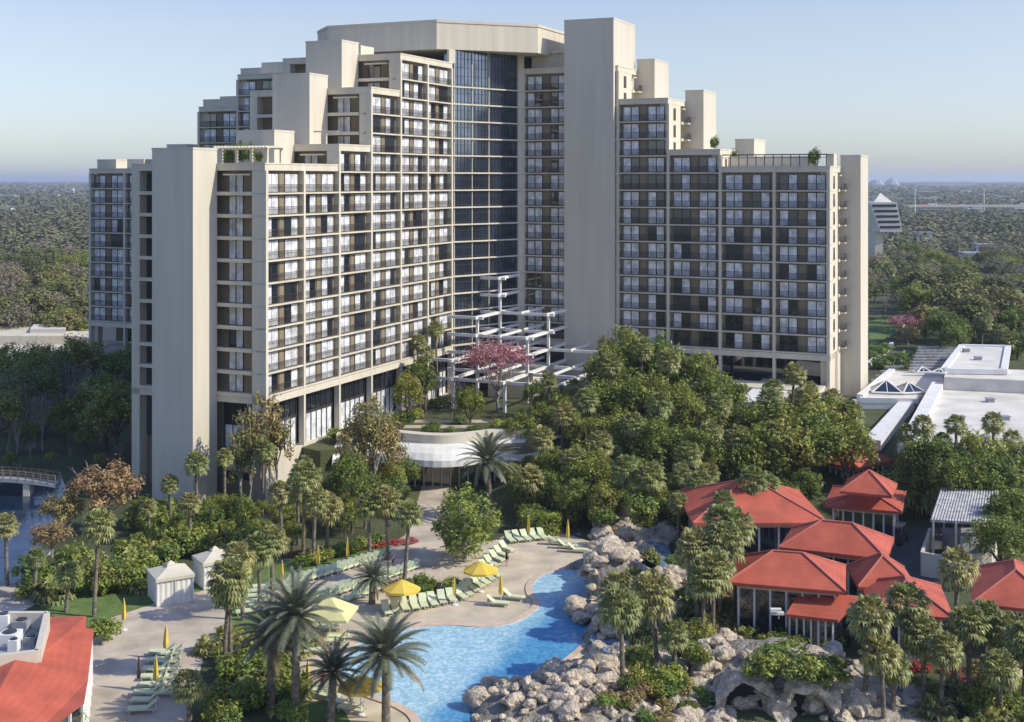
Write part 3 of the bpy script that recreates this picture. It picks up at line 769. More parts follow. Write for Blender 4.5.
# skylights: glass pyramids with white frames
for (pl, pr_, z) in (((872,394),(903,395),6.6), ((903,395),(926,394),6.6), ((917,374),(932,374),9.0), ((932,374),(945,375),9.0)):
    A_, B_ = Vector(P(*pl, z)), Vector(P(*pr_, z)); e1 = (B_-A_); L = e1.length; e1.normalize(); e2 = Vector((-e1.y, e1.x))
    C_, D_ = B_+e2*L*.9, A_+e2*L*.9; ap = (A_+B_+C_+D_)/4
    pts = [(*p, z+.25) for p in (A_, B_, C_, D_)]; top = (ap.x, ap.y, z+L*.42)
    s = MB()
    for i in range(4): s.tri(pts[i], pts[(i+1) % 4], top)
    o = s.build('skylight', M['glass'], wb)
    s = MB()
    for i in range(4): s.tube([pts[i], top], .12, 5); s.tube([pts[i], pts[(i+1) % 4]], .16, 5); m_ = tuple((pts[i][k]+pts[(i+1) % 4][k])/2 for k in range(3)); s.tube([m_, top], .07, 5)
    s.build('frame', M['white'], o)
# slatted deck/pergola west of the upper roof
s = MB(); 
for k in range(9):
    y = 347+k*2.9; A_ = P(918-k*1.2, y, 7.5); B_ = P(957-k*1.6, y, 7.5); s.box(A_[0], B_[0], A_[1]-.35, A_[1]+.35, 7.1, 7.5)
s.build('slatted_roof', M['slat'], wb)
s = MB()
for k in range(7):
    x, y = P(893-k*4, 366+k*4.5, 6.0); s.box(x-1.6, x+2.0, y-.25, y+.25, 5.6, 6.0)
s.build('slatted_roof', M['slat'], wb)
for (px, py) in ((966,352),(978,360),(990,402),(1005,420),(960,420),(985,440)):
    x, y = P(px, py, 9.6 if py < 370 else 7.0); z = 9.6 if py < 370 else 7.0; s = MB(); s.box(x-.5, x+.5, y-.5, y+.5, z, z+.5); s.box(x-.6, x+.6, y-.6, y+.6, z+.5, z+.6); s.build('roof_vent', M['grey'], wb)
# white low flat roofs in front of right wing base
ob = empty('entrance_canopy', (*P(760, 400, 5), 5), 'low white flat canopy at the foot of the right wing, behind the palms', 'canopy')
s = MB(); s.prism(Wp([(738,402),(770,372),(800,392),(800,404)], 8), 7.6, 8.0); s.build('roof', M['white'], ob)
for p in Wp([(742,400),(796,402),(770,378)], 7.6): bp('post', 'white', ob, p[0]-.2, p[0]+.2, p[1]-.2, p[1]+.2, 3, 7.6)
# carport with slatted metal roof
cp = empty('service_shed', (*P(960, 540, 0), 0), 'open shed with a corrugated grey roof on white walls beside the service yard', 'shed')
A_, B_, C_, D_ = P(930,520,5.2), P(995,524,5.2), P(999,491,5.8), P(941,487,5.8)
def lerp(a, b, t): return (a[0]+(b[0]-a[0])*t, a[1]+(b[1]-a[1])*t)
s = MB(); N = 44
for i in range(N):
    p0, p1 = lerp(A_, B_, i/N), lerp(A_, B_, (i+1)/N); q0, q1 = lerp(D_, C_, i/N), lerp(D_, C_, (i+1)/N)
    h0 = .1*(i % 2); h1 = .1*((i+1) % 2)
    s.quad((*p0, 5.2+h0), (*p1, 5.2+h1), (*q1, 5.8+h1), (*q0, 5.8+h0))
s.quad((*A_, 5.0), (*B_, 5.0), (*B_, 5.25), (*A_, 5.25)); s.quad((*B_, 5.0), (*C_, 5.6), (*C_, 5.85), (*B_, 5.25))
s.build('roof', M['slat'], cp)
for p in (lerp(A_, B_, .05), lerp(A_, B_, .4), lerp(A_, B_, .9), lerp(D_, C_, .05), lerp(D_, C_, .95)): bp('post', 'grey', cp, p[0]-.1, p[0]+.1, p[1]-.1, p[1]+.1, 0, 5.15)
W0 = [P(922,552,2.4), P(948,556,2.4), P(990,553,2.4), P(996,530,2.4), P(930,528,2.4)]
s = MB()
for i in (0, 1, 2, 4):
    a_, b_ = Vector(W0[i]), Vector(W0[(i+1) % 5]); n_ = (b_-a_).normalized(); t_ = Vector((-n_.y, n_.x))*.15
    s.prism([tuple(a_-t_), tuple(b_-t_), tuple(b_+t_), tuple(a_+t_)], 0, 2.4)
s.build('wall', M['cream2'], cp)
x, y = P(966, 540, 1.5); v_ = empty('storage_container', (x, y, 0), 'grey storage container parked under the corrugated shed roof', 'container')
s = MB(); s.box(x-2.2, x+2.2, y-1, y+1, .2, 2.4); s.box(x-2.3, x+2.3, y-1.1, y+1.1, 2.3, 2.5); s.build('body', M['grey'], v_); s = MB(); s.box(x-1.0, x-.04, y-1.06, y-1, .3, 2.2); s.box(x+.04, x+1.0, y-1.06, y-1, .3, 2.2); s.build('door', M['white'], v_)
cp2 = empty('flat_shed', (*P(1020, 500, 0), 0), 'low shed with plain grey sloping roof at right edge behind the big round tree', 'shed')
s = MB(); a_, b_, c_, d_ = P(995,486,4.6), P(1070,497,4.6), P(1070,486,5.2), P(995,479,5.2); s.quad((*a_,4.6), (*b_,4.6), (*c_,5.2), (*d_,5.2)); s.quad((*a_,4.3),(*b_,4.3),(*b_,4.6),(*a_,4.6)); s.build('roof', M['grey'], cp2)
s = MB(); s.prism([(a_[0]+.3,a_[1]+.3), (b_[0],b_[1]+.3), (c_[0],c_[1]-.3), (d_[0]+.3,d_[1]-.3)], 0, 4.3); s.build('wall', M['cream2'], cp2)
# dark parked vehicle-like cart in the service yard
x, y = P(897, 537, .5); vt = empty('service_cart', (x, y, 0), 'dark blue service cart parked in the yard between red roofs and shed', 'cart', rz=rad(60))
s = MB(); s.box(-1.7, 1.7, -.8, .8, .35, 1.0); s.box(-1.6, .4, -.75, .75, 1.0, 1.15); s.build('body', M['bronze'], vt, off=(0,0,0))
s = MB(); s.box(-.9, 1.1, -.75, .75, 1.85, 1.95); 
for q in ((-.85,-.7),(-.85,.7),(1.05,-.7),(1.05,.7)): s.box(q[0]-.04, q[0]+.04, q[1]-.04, q[1]+.04, 1, 1.85)
s.build('canopy', M['grey'], vt, off=(0,0,0))
for q in ((-1.1,-.8),(-1.1,.8),(1.1,-.8),(1.1,.8)):
    s = MB(); s.tube([(q[0], q[1]-.1, .35), (q[0], q[1]+.1, .35)], .34, 12); s.build('wheel', M['dark'], vt, off=(0,0,0))
# ---------------------------------------------------------------- left background low building, bridge
fb = empty('flat_roofed_building', (*P(50, 345, 0), 0), 'low pale flat-roofed building behind dark trees at the left edge', 'building')
s = MB(); s.prism(Wp([(-60,336),(75,336),(95,338),(95,330),(40,325),(-60,328)], 5.5), 0, 5.5); s.build('wall', M['cream'], fb)
s = MB(); s.prism(Wp([(30,329),(66,329),(66,325),(34,324)], 6.4), 5.4, 6.4); s.build('roof', M['whiteroof'], fb)
s = MB(); a_ = P(-60,371,0); 
s.prism([P(-60,371,0), P(76,369,0), P(76,360,0), P(-60,362,0)], 0, 3.6); s.build('screen_wall', M['cream2'], fb)
ga = empty('garage_block', (*P(118, 385, 0), 0), 'shaded white block beneath the far left wing behind bare trees', 'block')
s = MB(); s.prism([P(106,388), P(134,388), P(140,372), P(108,372)], 0, 8.0); s.build('wall', M['cream2'], ga)
bx, by = P(10, 492, 1)
br = empty('footbridge', (bx, by, 0), 'pale arched footbridge with railings over the shaded pond', 'footbridge')
s = MB(); NB = 16
def bz(t): return 1.5+.7*math.sin(math.pi*t)
x0, x1, yy = PY(-60, 157), PY(58, 157), 157
for i in range(NB):
    t0, t1 = i/NB, (i+1)/NB; a = x0+(x1-x0)*t0; b = x0+(x1-x0)*t1
    s.v += [(a, yy-1, bz(t0)-.35), (b, yy-1, bz(t1)-.35), (b, yy+1, bz(t1)-.35), (a, yy+1, bz(t0)-.35), (a, yy-1, bz(t0)), (b, yy-1, bz(t1)), (b, yy+1, bz(t1)), (a, yy+1, bz(t0))]
    n_ = len(s.v)-8
    for q in ((0,3,2,1),(4,5,6,7),(0,1,5,4),(2,3,7,6)): s.f.append(tuple(n_+k for k in q)); s.m.append(0)
s.build('deck', M['grey'], br)
for sd_ in (-1, 1):
    s = MB(); Y_ = yy+sd_*.95
    for hh in (.4, .75, 1.1): s.tube([(x0+(x1-x0)*i/NB, Y_, bz(i/NB)+hh) for i in range(NB+1)], .045, 5)
    for i in range(NB+1): s.box(x0+(x1-x0)*i/NB-.06, x0+(x1-x0)*i/NB+.06, Y_-.06, Y_+.06, bz(i/NB), bz(i/NB)+1.2)
    s.build('railing', M['tan'], br)
s = MB()
for t in (.3, .75): x = x0+(x1-x0)*t; s.box(x-.4, x+.4, yy-.8, yy+.8, -.3, bz(t)-.3)
s.build('pier', M['cream2'], br)
# small white boat by the kerb
x, y = P(37, 557, 0); bo = empty('rowing_boat', (x, y, .05), 'small white boat moored at the pond bank', 'boat', rz=.2)
s = MB(); s.v += [(-1.4,-.45,.5),(-1.4,.45,.5),(.6,.55,.5),(1.7,0,.6),(.6,-.55,.5),(-1.3,-.3,0),(-1.3,.3,0),(.5,.35,0),(1.3,0,.1),(.5,-.35,0)]
for i in range(5): s.f.append((i, (i+1) % 5, (i+1) % 5+5, i+5)); s.m.append(0)
s.f.append((5,6,7,8,9)); s.m.append(0); s.box(-.6,-.35,-.5,.5,.38,.43); s.box(.2,.45,-.5,.5,.38,.43)
s.build('hull', M['white'], bo, off=(0,0,0))
# ---------------------------------------------------------------- cabanas
def cabana(fl, fr_, W, label):
    A_, B_ = Vector(P(*fl)), Vector(P(*fr_)); e1 = B_-A_; L = e1.length; e1.normalize(); e2 = Vector((-e1.y, e1.x)); c = A_+e1*L/2+e2*W/2
    root = empty('cabana', (c.x, c.y, 0), label, 'cabana', 'white fabric cabanas')
    def f(u, v, z): return (c.x+e1.x*u+e2.x*v, c.y+e1.y*u+e2.y*v, z)
    s = MB(); n_ = 14
    for sgn in (-1, 1):
        for i in range(n_):
            u0, u1 = -L/2+L*i/n_, -L/2+L*(i+1)/n_; d0, d1 = (.07 if i % 2 else 0), (0 if i % 2 else .07)
            s.quad(f(u0, sgn*(W/2-d0), 0), f(u1, sgn*(W/2-d1), 0), f(u1, sgn*(W/2-d1), 2.5), f(u0, sgn*(W/2-d0), 2.5))
            v0, v1 = -W/2+W*i/n_, -W/2+W*(i+1)/n_
            s.quad(f(sgn*(L/2-d0), v0, 0), f(sgn*(L/2-d1), v1, 0), f(sgn*(L/2-d1), v1, 2.5), f(sgn*(L/2-d0), v0, 2.5))
    s.build('curtain_wall', M['fabric'], root)
    s = MB(); hip_mesh(s, c, e1, e2, L+.3, W+.3, 2.6, .75, .3); hip_mesh(s, c, e1, e2, L*.25, W*.22, 3.35, .3, .15); s.build('roof', M['ledge'], root)
    s = MB()
    for u in (-L/2, 0, L/2):
        for v in (-W/2-.05, W/2+.05): p = f(u, v, 0); s.box(p[0]-.05, p[0]+.05, p[1]-.05, p[1]+.05, 0, 2.5)
    s.build('pole', M['white'], root)
cabana((157,607), (193,601), 3.4, 'larger white fabric cabana nearest the red roofed building')
cabana((204,590), (236,584), 3.0, 'second white cabana, partly behind a palm')
# ---------------------------------------------------------------- umbrellas
def umb_open_mesh(r, h, drop, seg):
    s = MB(); n = len(s.v)
    for k in range(seg):
        t = 2*math.pi*k/seg; s.v.append((r*math.cos(t), r*math.sin(t), h-drop)); 
    for k in range(seg):
        t = 2*math.pi*k/seg; s.v.append((r*.16*math.cos(t), r*.16*math.sin(t), h-.02)); 
    for k in range(seg):
        t = 2*math.pi*k/seg; s.v.append((r*math.cos(t), r*math.sin(t), h-drop-.22))
    s.v.append((0, 0, h+.06))
    for k in range(seg):
        j = (k+1) % seg
        s.f += [(k, j, seg+j, seg+k), (seg+k, seg+j, 3*seg), (2*seg+k, 2*seg+j, j, k)]; s.m += [0, 0, 0]
    return s
om = umb_open_mesh(1.75, 2.9, .75, 8).mesh('canopy', [M['yellow']]); sm4 = umb_open_mesh(2.9, 3.6, 1.3, 4).mesh('canopy', [M['paleyellow']])
cs = MB(); prof = [(.05,.85),(.17,.95),(.2,1.3),(.14,2.1),(.07,2.6),(.02,2.75)]
cs.lathe(prof, 9)
for i, v in enumerate(cs.v):
    k = i % 9; f_ = 1.0 if k % 2 else .62; cs.v[i] = (v[0]*f_, v[1]*f_, v[2])
cmz = cs.mesh('canopy', [M['yellow']]); cmd = cs.mesh('canopy', [M['brown']])
ps = MB(); ps.tube([(0,0,0),(0,0,2.85)], .035, 6); ps.lathe([(.02,0),(.3,0),(.3,.08),(.02,.1)], 12); pm = ps.mesh('pole', [M['white']])
rbm = MB()
for k in range(8):
    t = 2*math.pi*k/8; rbm.tube([(0,0,2.35),(1.2*math.cos(t),1.2*math.sin(t),2.36)], .015, 4)
rbm = rbm.mesh('rib', [M['white']])
def umb(px, py, kind, label, z=.03):
    x, y = P(px, py, z)
    r = empty('umbrella', (x, y, z), label, 'umbrella', {'open':'open yellow umbrellas','closed':'closed yellow umbrellas','square':'open yellow umbrellas','dark':'closed yellow umbrellas'}[kind] if kind in ('open','closed') else None, rz=U(0, .6) if kind != 'square' else rad(38))
    r.rotation_euler.x = rad(U(-3,3))
    if kind == 'open': inst('canopy', om, r); inst('rib', rbm, r)
    elif kind == 'square': inst('canopy', sm4, r)
    elif kind == 'dark': inst('canopy', cmd, r)
    else:
        c = inst('canopy', cmz, r); q = U(.92, 1.1); c.scale = (q*1.25, q*1.25, 1)
    inst('pole', pm, r)
umb(402, 612, 'open', 'large open yellow umbrella over the bushes beside the row of pool loungers')
umb(361, 715, 'open', 'open yellow umbrella at the near pool edge beside the big date palm')
umb(481, 592, 'open', 'smaller open yellow umbrella farthest back by the fallen-together lounger group')
umb(330, 640, 'square', 'pale yellow square pyramid umbrella left of the pool')
for (px, py, lb_) in ((529,541,'closed yellow umbrella in front of the clipped round hedge'), (568,546,'closed yellow umbrella beside the waterfall boulders'),
    (348,565,'closed yellow umbrella farthest right in the hedge-side lounger row'), (318,573,'closed yellow umbrella in the middle of the hedge-side lounger row'), (282,589,'closed yellow umbrella left in the hedge-side lounger row'),
    (455,605,'closed yellow umbrella at the left end of the slanting poolside loungers'), (501,604,'closed yellow umbrella between two loungers at the inner pool bend'), (308,696,'closed yellow umbrella under the date palms left of the pool'),
    (124,630,'closed yellow umbrella on the grass near the cabana'), (166,659,'closed yellow umbrella upper of two on the terrace beside the red roof'), (156,692,'closed yellow umbrella lower of two on the terrace beside the red roof'), (283,603,'closed yellow umbrella beside the palm trunk at the left lounger rows')):
    umb(px, py, 'closed', lb_)
umb(139, 690, 'dark', 'closed dark brown umbrella standing alone on the pale terrace')
# ---------------------------------------------------------------- loungers
ls = MB(); ls.box(-1.0, .25, -.31, .31, .3, .37); lseat = ls.mesh('seat', [M['lounge']])
ls = MB()
def bk(x, y, z):
    t = (x-.25); return (.25+t*.80, y, .30+z+t*.62)
ls.box(.25, 1.05, -.31, .31, 0, .07, bk); lback = ls.mesh('backrest', [M['lounge']])
ls = MB()
for sy in (-.3, .3):
    ls.box(-1.02, .95, sy-.03, sy+.03, .24, .31)
    for x in (-.85, .7): ls.box(x-.03, x+.03, sy-.03, sy+.03, 0, .3)
ls.box(.78,.82,-.28,.28,.25,.6); lfr = ls.mesh('frame', [M['loungeframe']])
def lounger(px, py, ang, label, group, z=.03):
    group = group[:60]
    x, y = P(px, py, z)
    r = empty('sun_lounger', (x, y, z), label, 'sun lounger', group, rz=rad(ang+U(-4, 4))); r.scale = (1.12,)*3
    inst('seat', lseat, r); inst('backrest', lback, r); inst('frame', lfr, r)
def row(n, p0, p1, ang, desc, skip=()):
    for i in range(n):
        if i in skip: continue
        t = i/(n-1) if n > 1 else 0
        lounger(p0[0]+(p1[0]-p0[0])*t+U(-.5,.5), p0[1]+(p1[1]-p0[1])*t+U(-.4,.4), ang, 'pale lounger, %s from left %s' % (ordn(i), desc), 'pale green loungers '+desc)
row(17, (286,587), (383,559), 60, 'in the long row along the hedge')
row(12, (345,592), (412,571), 60, 'in the middle row behind the pale square umbrella')
row(8, (312,603), (344,593), 60, 'in the row left of the pale square umbrella')
row(4, (352,600), (376,592), 60, 'in the short shaded row by the date palm')
row(6, (248,614), (264,588), 20, 'in the side row beside the left palms')
row(8, (386,613), (451,601), 105, 'in the row facing the pool under the open umbrella')
row(7, (460,598), (494,576), 120, 'in the slanting row beside the curve of the pool')
row(2, (497,606), (513,600), 165, 'in the pair at the inner pool bend')
row(5, (487,571), (506,551), 130, 'in the small group by the bright weeping tree')
row(5, (510,542), (542,538), 110, 'in the group before the round hedge')
row(3, (557,545), (577,552), 170, 'in the group beside the waterfall boulders')
row(8, (163,655), (143,712), 5, 'in the column on the pale terrace at lower left')
row(6, (171,656), (162,696), 5, 'in the second column on the pale terrace at lower left')
row(3, (322,622), (338,640), 0, 'beneath the pale square umbrella')
row(4, (318,694), (352,712), -25, 'beside the near open yellow umbrella')
row(2, (318,654), (334,644), 0, 'behind the big date palm left of the pool')
# lamp post
x, y = P(388, 590); lp = empty('lamp_post', (x, y, 0), 'slim dark lamp post beside the palm in front of the loungers', 'lamp post')
s = MB(); s.tube([(0,0,0),(0,0,6.2)], [.08,.05], 7); s.build('pole', M['bronze'], lp, off=(0,0,0)); s = MB(); s.lathe([(.05,6.1),(.28,6.2),(.28,6.45),(.05,6.6)], 10); s.build('lamp_head', M['bronze'], lp, off=(0,0,0))
# people
def person(px, py, label, shirt, pants, rz, h=1.72):
    x, y = P(px, py, .03)
    root = empty('person', (x, y, .03), label, 'person', rz=rz)
    V = {'pel':(0,0,.95,.13),'ch':(0,0,1.28,.15),'nk':(0,0,1.46,.06),'hd':(0,.01,1.62,.10),'ht':(0,.01,1.70,.07),
      'hl':(-.09,0,.90,.10),'kl':(-.10,-.06,.50,.06),'al':(-.10,.06,.08,.04),'tl':(-.11,-.12,.03,.03),
      'hr':(.09,0,.90,.10),'kr':(.10,.05,.50,.06),'ar':(.10,.12,.08,.04),'tr':(.11,-.04,.03,.03),
      'sl':(-.19,0,1.38,.06),'el':(-.25,.03,1.12,.042),'wl':(-.23,-.10,.90,.028),'sr':(.19,0,1.38,.06),'er':(.25,.03,1.12,.042),'wr':(.23,-.06,.88,.028)}
    E = [('pel','ch'),('ch','nk'),('nk','hd'),('hd','ht'),('pel','hl'),('hl','kl'),('kl','al'),('al','tl'),('pel','hr'),('hr','kr'),('kr','ar'),('ar','tr'),('ch','sl'),('sl','el'),('el','wl'),('ch','sr'),('sr','er'),('er','wr')]
    ks = list(V); me = bpy.data.meshes.new('body'); me.from_pydata([V[k][:3] for k in ks], [(ks.index(a), ks.index(b)) for a, b in E], [])
    o = bpy.data.objects.new('body', me); COL.objects.link(o); o.parent = root
    md = o.modifiers.new('skin', 'SKIN')
    for i, k in enumerate(ks): me.skin_vertices[0].data[i].radius = (V[k][3], V[k][3]*.8)
    me.skin_vertices[0].data[0].use_root = True
    o.modifiers.new('sub', 'SUBSURF').levels = 1; o.modifiers['sub'].render_levels = 1
    me.materials.append(M['skin'])
    s = MB(); s.lathe([(.155,.88),(.16,1.0),(.15,1.15),(.185,1.32),(.14,1.42),(.07,1.46)], 12); s.build('shirt', M[shirt], root, off=(0,0,0))
    s = MB(); s.lathe([(.16,.97),(.185,.85),(.17,.72)], 12); s.build('shorts', M[pants], root, off=(0,0,0))
    s = MB(); s.lathe([(.11,1.62),(.115,1.69),(.08,1.76),(.01,1.78)], 10); s.build('hair', M['brown'], root, off=(0,0,0))
person(323, 692, 'person in a red top standing by the loungers beneath the date palm', 'redcloth', 'blackcloth', 0.5)
person(507, 566, 'person in dark clothes standing beside the loungers near the bright tree', 'blackcloth', 'blackcloth', 2.0)
person(393, 572, 'person in dark clothes walking beside the lamp post', 'blackcloth', 'brown', 1.0)
# ---------------------------------------------------------------- boulders
from mathutils import noise
def rock_mesh(seed, sub=3):
    import bmesh
    bm = bmesh.new(); bmesh.ops.create_icosphere(bm, subdivisions=sub, radius=1)
    o = Vector((seed*7.3, seed*3.1, seed*1.7))
    for v in bm.verts:
        p = v.co.copy(); d = noise.noise(p*1.1+o)*.42+noise.noise(p*2.6+o)*.22+noise.noise(p*6+o)*.07
        c = noise.cell(p*1.6+o)*.06
        v.co = p*(1+d+c); v.co.z *= .78
    me = bpy.data.meshes.new('boulder'); bm.to_mesh(me); bm.free(); me.materials.append(M['rock'])
    me.polygons.foreach_set('use_smooth', [True]*len(me.polygons))
    try: me.set_sharp_from_angle(angle=rad(38))
    except Exception: pass
    return me
RM = [rock_mesh(i) for i in range(7)]
rr = random.Random(11)
BS = []; GR = [P(748,718), P(808,722)]
def boulders(n, regs, smin, smax, desc):
    poly_ = [P(*p) for p in regs]; xs_ = [p[0] for p in poly_]; ys_ = [p[1] for p in poly_]; k = 0; t_ = 0
    while k < n and t_ < n*60:
        t_ += 1; x = rr.uniform(min(xs_), max(xs_)); y = rr.uniform(min(ys_), max(ys_))
        if not inpoly(x, y, poly_) or any((x-gx)**2+(y-gy)**2 < 2.0 for gx, gy in GR): continue
        s_ = smin+(smax-smin)*rr.random()**2
        z = mound(x, y)*.95
        spec = (s_/y, rr.choice(RM), (x, y, z+s_*.1), rr.uniform(0, 6.28), (s_*rr.uniform(.8,1.35), s_*rr.uniform(.8,1.2), s_*rr.uniform(.65,1.0)), rr.uniform(-.3,.3))
        sz = 'big' if s_ > smin+(smax-smin)*.45 else 'small'
        BS.append(spec+('%s pale weathered boulder %s' % (sz, desc), '%s boulders %s' % (sz, desc))); k += 1
boulders(60, [(594,560),(590,535),(605,522),(640,512),(665,520),(672,548),(650,552),(625,548),(618,570)], .5, 1.4, 'in the pile at the head of the waterfall')
boulders(90, [(582,598),(600,575),(625,556),(645,560),(640,580),(600,610),(588,632),(574,618)], .35, 1.05, 'on the pool bank below the waterfall')
boulders(60, [(640,560),(668,550),(700,590),(690,625),(655,610),(650,585)], .35, .95, 'on the right bank of the stream')
boulders(120, [(470,722),(474,690),(510,683),(540,672),(575,655),(600,640),(632,650),(625,690),(600,720),(560,745),(480,745)], .32, .9, 'in the outcrop along the near pool edge')
boulders(16, [(575,640),(585,620),(612,612),(640,618),(640,640),(600,648)], .4, 1.0, 'around the shallow cascade basin')
boulders(95, [(690,722),(688,690),(700,660),(718,650),(740,655),(760,690),(800,690),(850,670),(870,672),(872,722)], .35, 1.15, 'around the small caves below the glass pavilion')
boulders(24, [(615,728),(640,710),(700,712),(860,718),(860,740),(615,745)], .4, .9, 'along the bottom edge of the garden')
boulders(6, [(1005,690),(1024,660),(1050,670),(1040,710)], .8, 1.5, 'at the lower right edge by the palms')
boulders(60, [(560,722),(600,680),(640,660),(700,690),(720,722),(700,740),(560,740)], .35, 1.0, 'on the bare rock shelf beside the cascade garden')
boulders(50, [(596,560),(680,560),(700,600),(690,640),(640,650),(600,630)], .35, 1.0, 'on the rocky slope between pool and palms')
BS.sort(key=lambda t: -t[0]); rest = MB()
for i, (q_, me_, loc_, rz_, sc_, rx_, lab_, grp_) in enumerate(BS):
    if i < 290:
        o = inst('boulder', me_, None, loc_, rz_, sc_); o.rotation_euler.x = rx_; tag(o, lab_, 'boulder', grp_)
    else:
        mt = Matrix.Translation(loc_) @ Matrix.Rotation(rz_, 4, 'Z') @ Matrix.Rotation(rx_, 4, 'X') @ Matrix.Diagonal((*sc_, 1))
        n_ = len(rest.v); rest.v += [tuple(mt @ v.co) for v in me_.vertices]; rest.f += [tuple(n_+k for k in p.vertices) for p in me_.polygons]; rest.m += [0]*len(me_.polygons)
tag(rest.build('small_rocks', M['rock'], smooth=True), 'small pale rocks filling the gaps between the boulders', 'rocks', kind='stuff')
sheet_pts = [(646,545),(664,548),(672,562),(662,585),(650,600),(640,586),(650,566)]
s = MB(); pl = [P(a, b) for a, b in sheet_pts]; pl = smoothpts(pl, 3)
s.poly([(x, y, mound(x, y)+.45) for x, y in pl]); tag(s.build('stream', M['stream']), kind='structure')
s = MB(); pl = smoothpts([P(a, b) for a, b in ((612,625),(640,622),(652,632),(640,655),(618,665),(598,655),(590,644))], 3); s.poly([(x, y, .75) for x, y in pl]); tag(s.build('cascade_basin', M['stream']), kind='structure')
# caves: arched rock overhangs
for (px, py, w_, h_, lab) in ((748,714,3.6,2.6,'left'), (808,718,3.8,2.3,'right')):
    x, y = P(px, py); rt_ = empty('rock_grotto', (x, y, 0), '%s of two dark rock arches below the glass pavilion' % lab, 'grotto')
    s = MB(); n_ = 30; pf = ((2.5,.75,.8),(.9,.9,.9),(.1,1.0,1.0),(-.25,1.15,1.12),(-.1,1.4,1.3),(.5,1.5,1.35),(1.6,1.55,1.3),(3.0,1.5,1.1),(4.0,1.2,.7))
    for j, (yy_, sc_, sz_) in enumerate(pf):
        for i in range(n_+1):
            t = math.pi*i/n_; v_ = Vector((-math.cos(t)*w_*.5*sc_, yy_, math.sin(t)*h_*sz_*.8)); d_ = noise.noise(v_*.9+Vector((px,0,0)))*.7+noise.noise(v_*2.3)*.3
            s.v.append((v_.x*(1+d_*.35), v_.y+d_*.5, max(-.1, v_.z*(1+d_*.35))))
    for j in range(len(pf)-1):
        for i in range(n_): a_ = j*(n_+1)+i; s.f.append((a_, a_+1, a_+n_+2, a_+n_+1)); s.m.append(0)
    s.build('arch', M['rock'], rt_, off=(0,0,0)); s = MB(); s.box(-w_*.42, w_*.46, .95, 1.1, 0, h_*.8); s.build('cave_darkness', M['dark'], rt_, off=(0,0,0))  # black panel stands in for the darkness inside the arch
# ---------------------------------------------------------------- vegetation meshes
rv = random.Random(21)
def rdir(r): 
    z = r.uniform(-1, 1); t = r.uniform(0, 6.283); q = math.sqrt(1-z*z); return Vector((q*math.cos(t), q*math.sin(t), z))
def leafquad(s, c, n, r, ln, wd):
    a = n.cross(Vector((r.uniform(-1,1), r.uniform(-1,1), r.uniform(-1,1)))).normalized(); b = n.cross(a)
    a *= ln; b *= wd
    s.quad(tuple(c-a), tuple(c+b*.9-a*.1), tuple(c+a), tuple(c-b*.9-a*.1))
def broad_crown(seed, rx=4, rz=3, zc=7, clumps=34, leaves=60, leaf=.30, cr=1.25, droop=0, shell=.55, low=-.45):
    r = random.Random(seed); s = MB()
    for i in range(clumps):
        d = rdir(r)
        if d.z < low: d.z = -d.z*.5
        k = shell+(1-shell)*r.random()**.7
        c = Vector((d.x*rx*k, d.y*rx*k, zc+d.z*rz*k)); R_ = cr*r.uniform(.6, 1.25)
        for j in range(leaves):
            e = rdir(r); q = c+e*R_*(r.random()**.4); q.z -= droop*r.random()
            n = (e+Vector((0,0,.5))+rdir(r)*.6).normalized()
            leafquad(s, q, n, r, leaf*r.uniform(.6,1.4), leaf*.55*r.uniform(.7,1.3))
    return s
def limb_trunk(seed, zc=7, rx=3.2, r0=.28, n=7, base=.35):
    r = random.Random(seed); s = MB()
    h = zc*base
    s.tube([(0,0,-.5),(r.uniform(-.1,.1),0,h*.5),(r.uniform(-.2,.2),r.uniform(-.2,.2),h),(0,0,zc)], [r0*1.2,r0,r0*.8,r0*.3], 7)
    for i in range(n):
        t = 6.283*i/n+r.uniform(-.3,.3); z0 = h*r.uniform(.8,1.2)+zc*.1*r.random(); q = rx*r.uniform(.6,1)
        p0 = Vector((0,0,z0)); p2 = Vector((math.cos(t)*q, math.sin(t)*q, zc+r.uniform(-1,1.8))); p1 = p0.lerp(p2,.5)+Vector((0,0,-.3))
        s.tube([p0,p1,p2], [r0*.55,r0*.32,r0*.1], 5)
        for k in range(3):
            p3 = p1.lerp(p2,.3+.2*k); s.tube([p3, p3+Vector((r.uniform(-1,1),r.uniform(-1,1),r.uniform(.3,1.6)))*rx*.3], [r0*.2,r0*.06], 4)
    return s
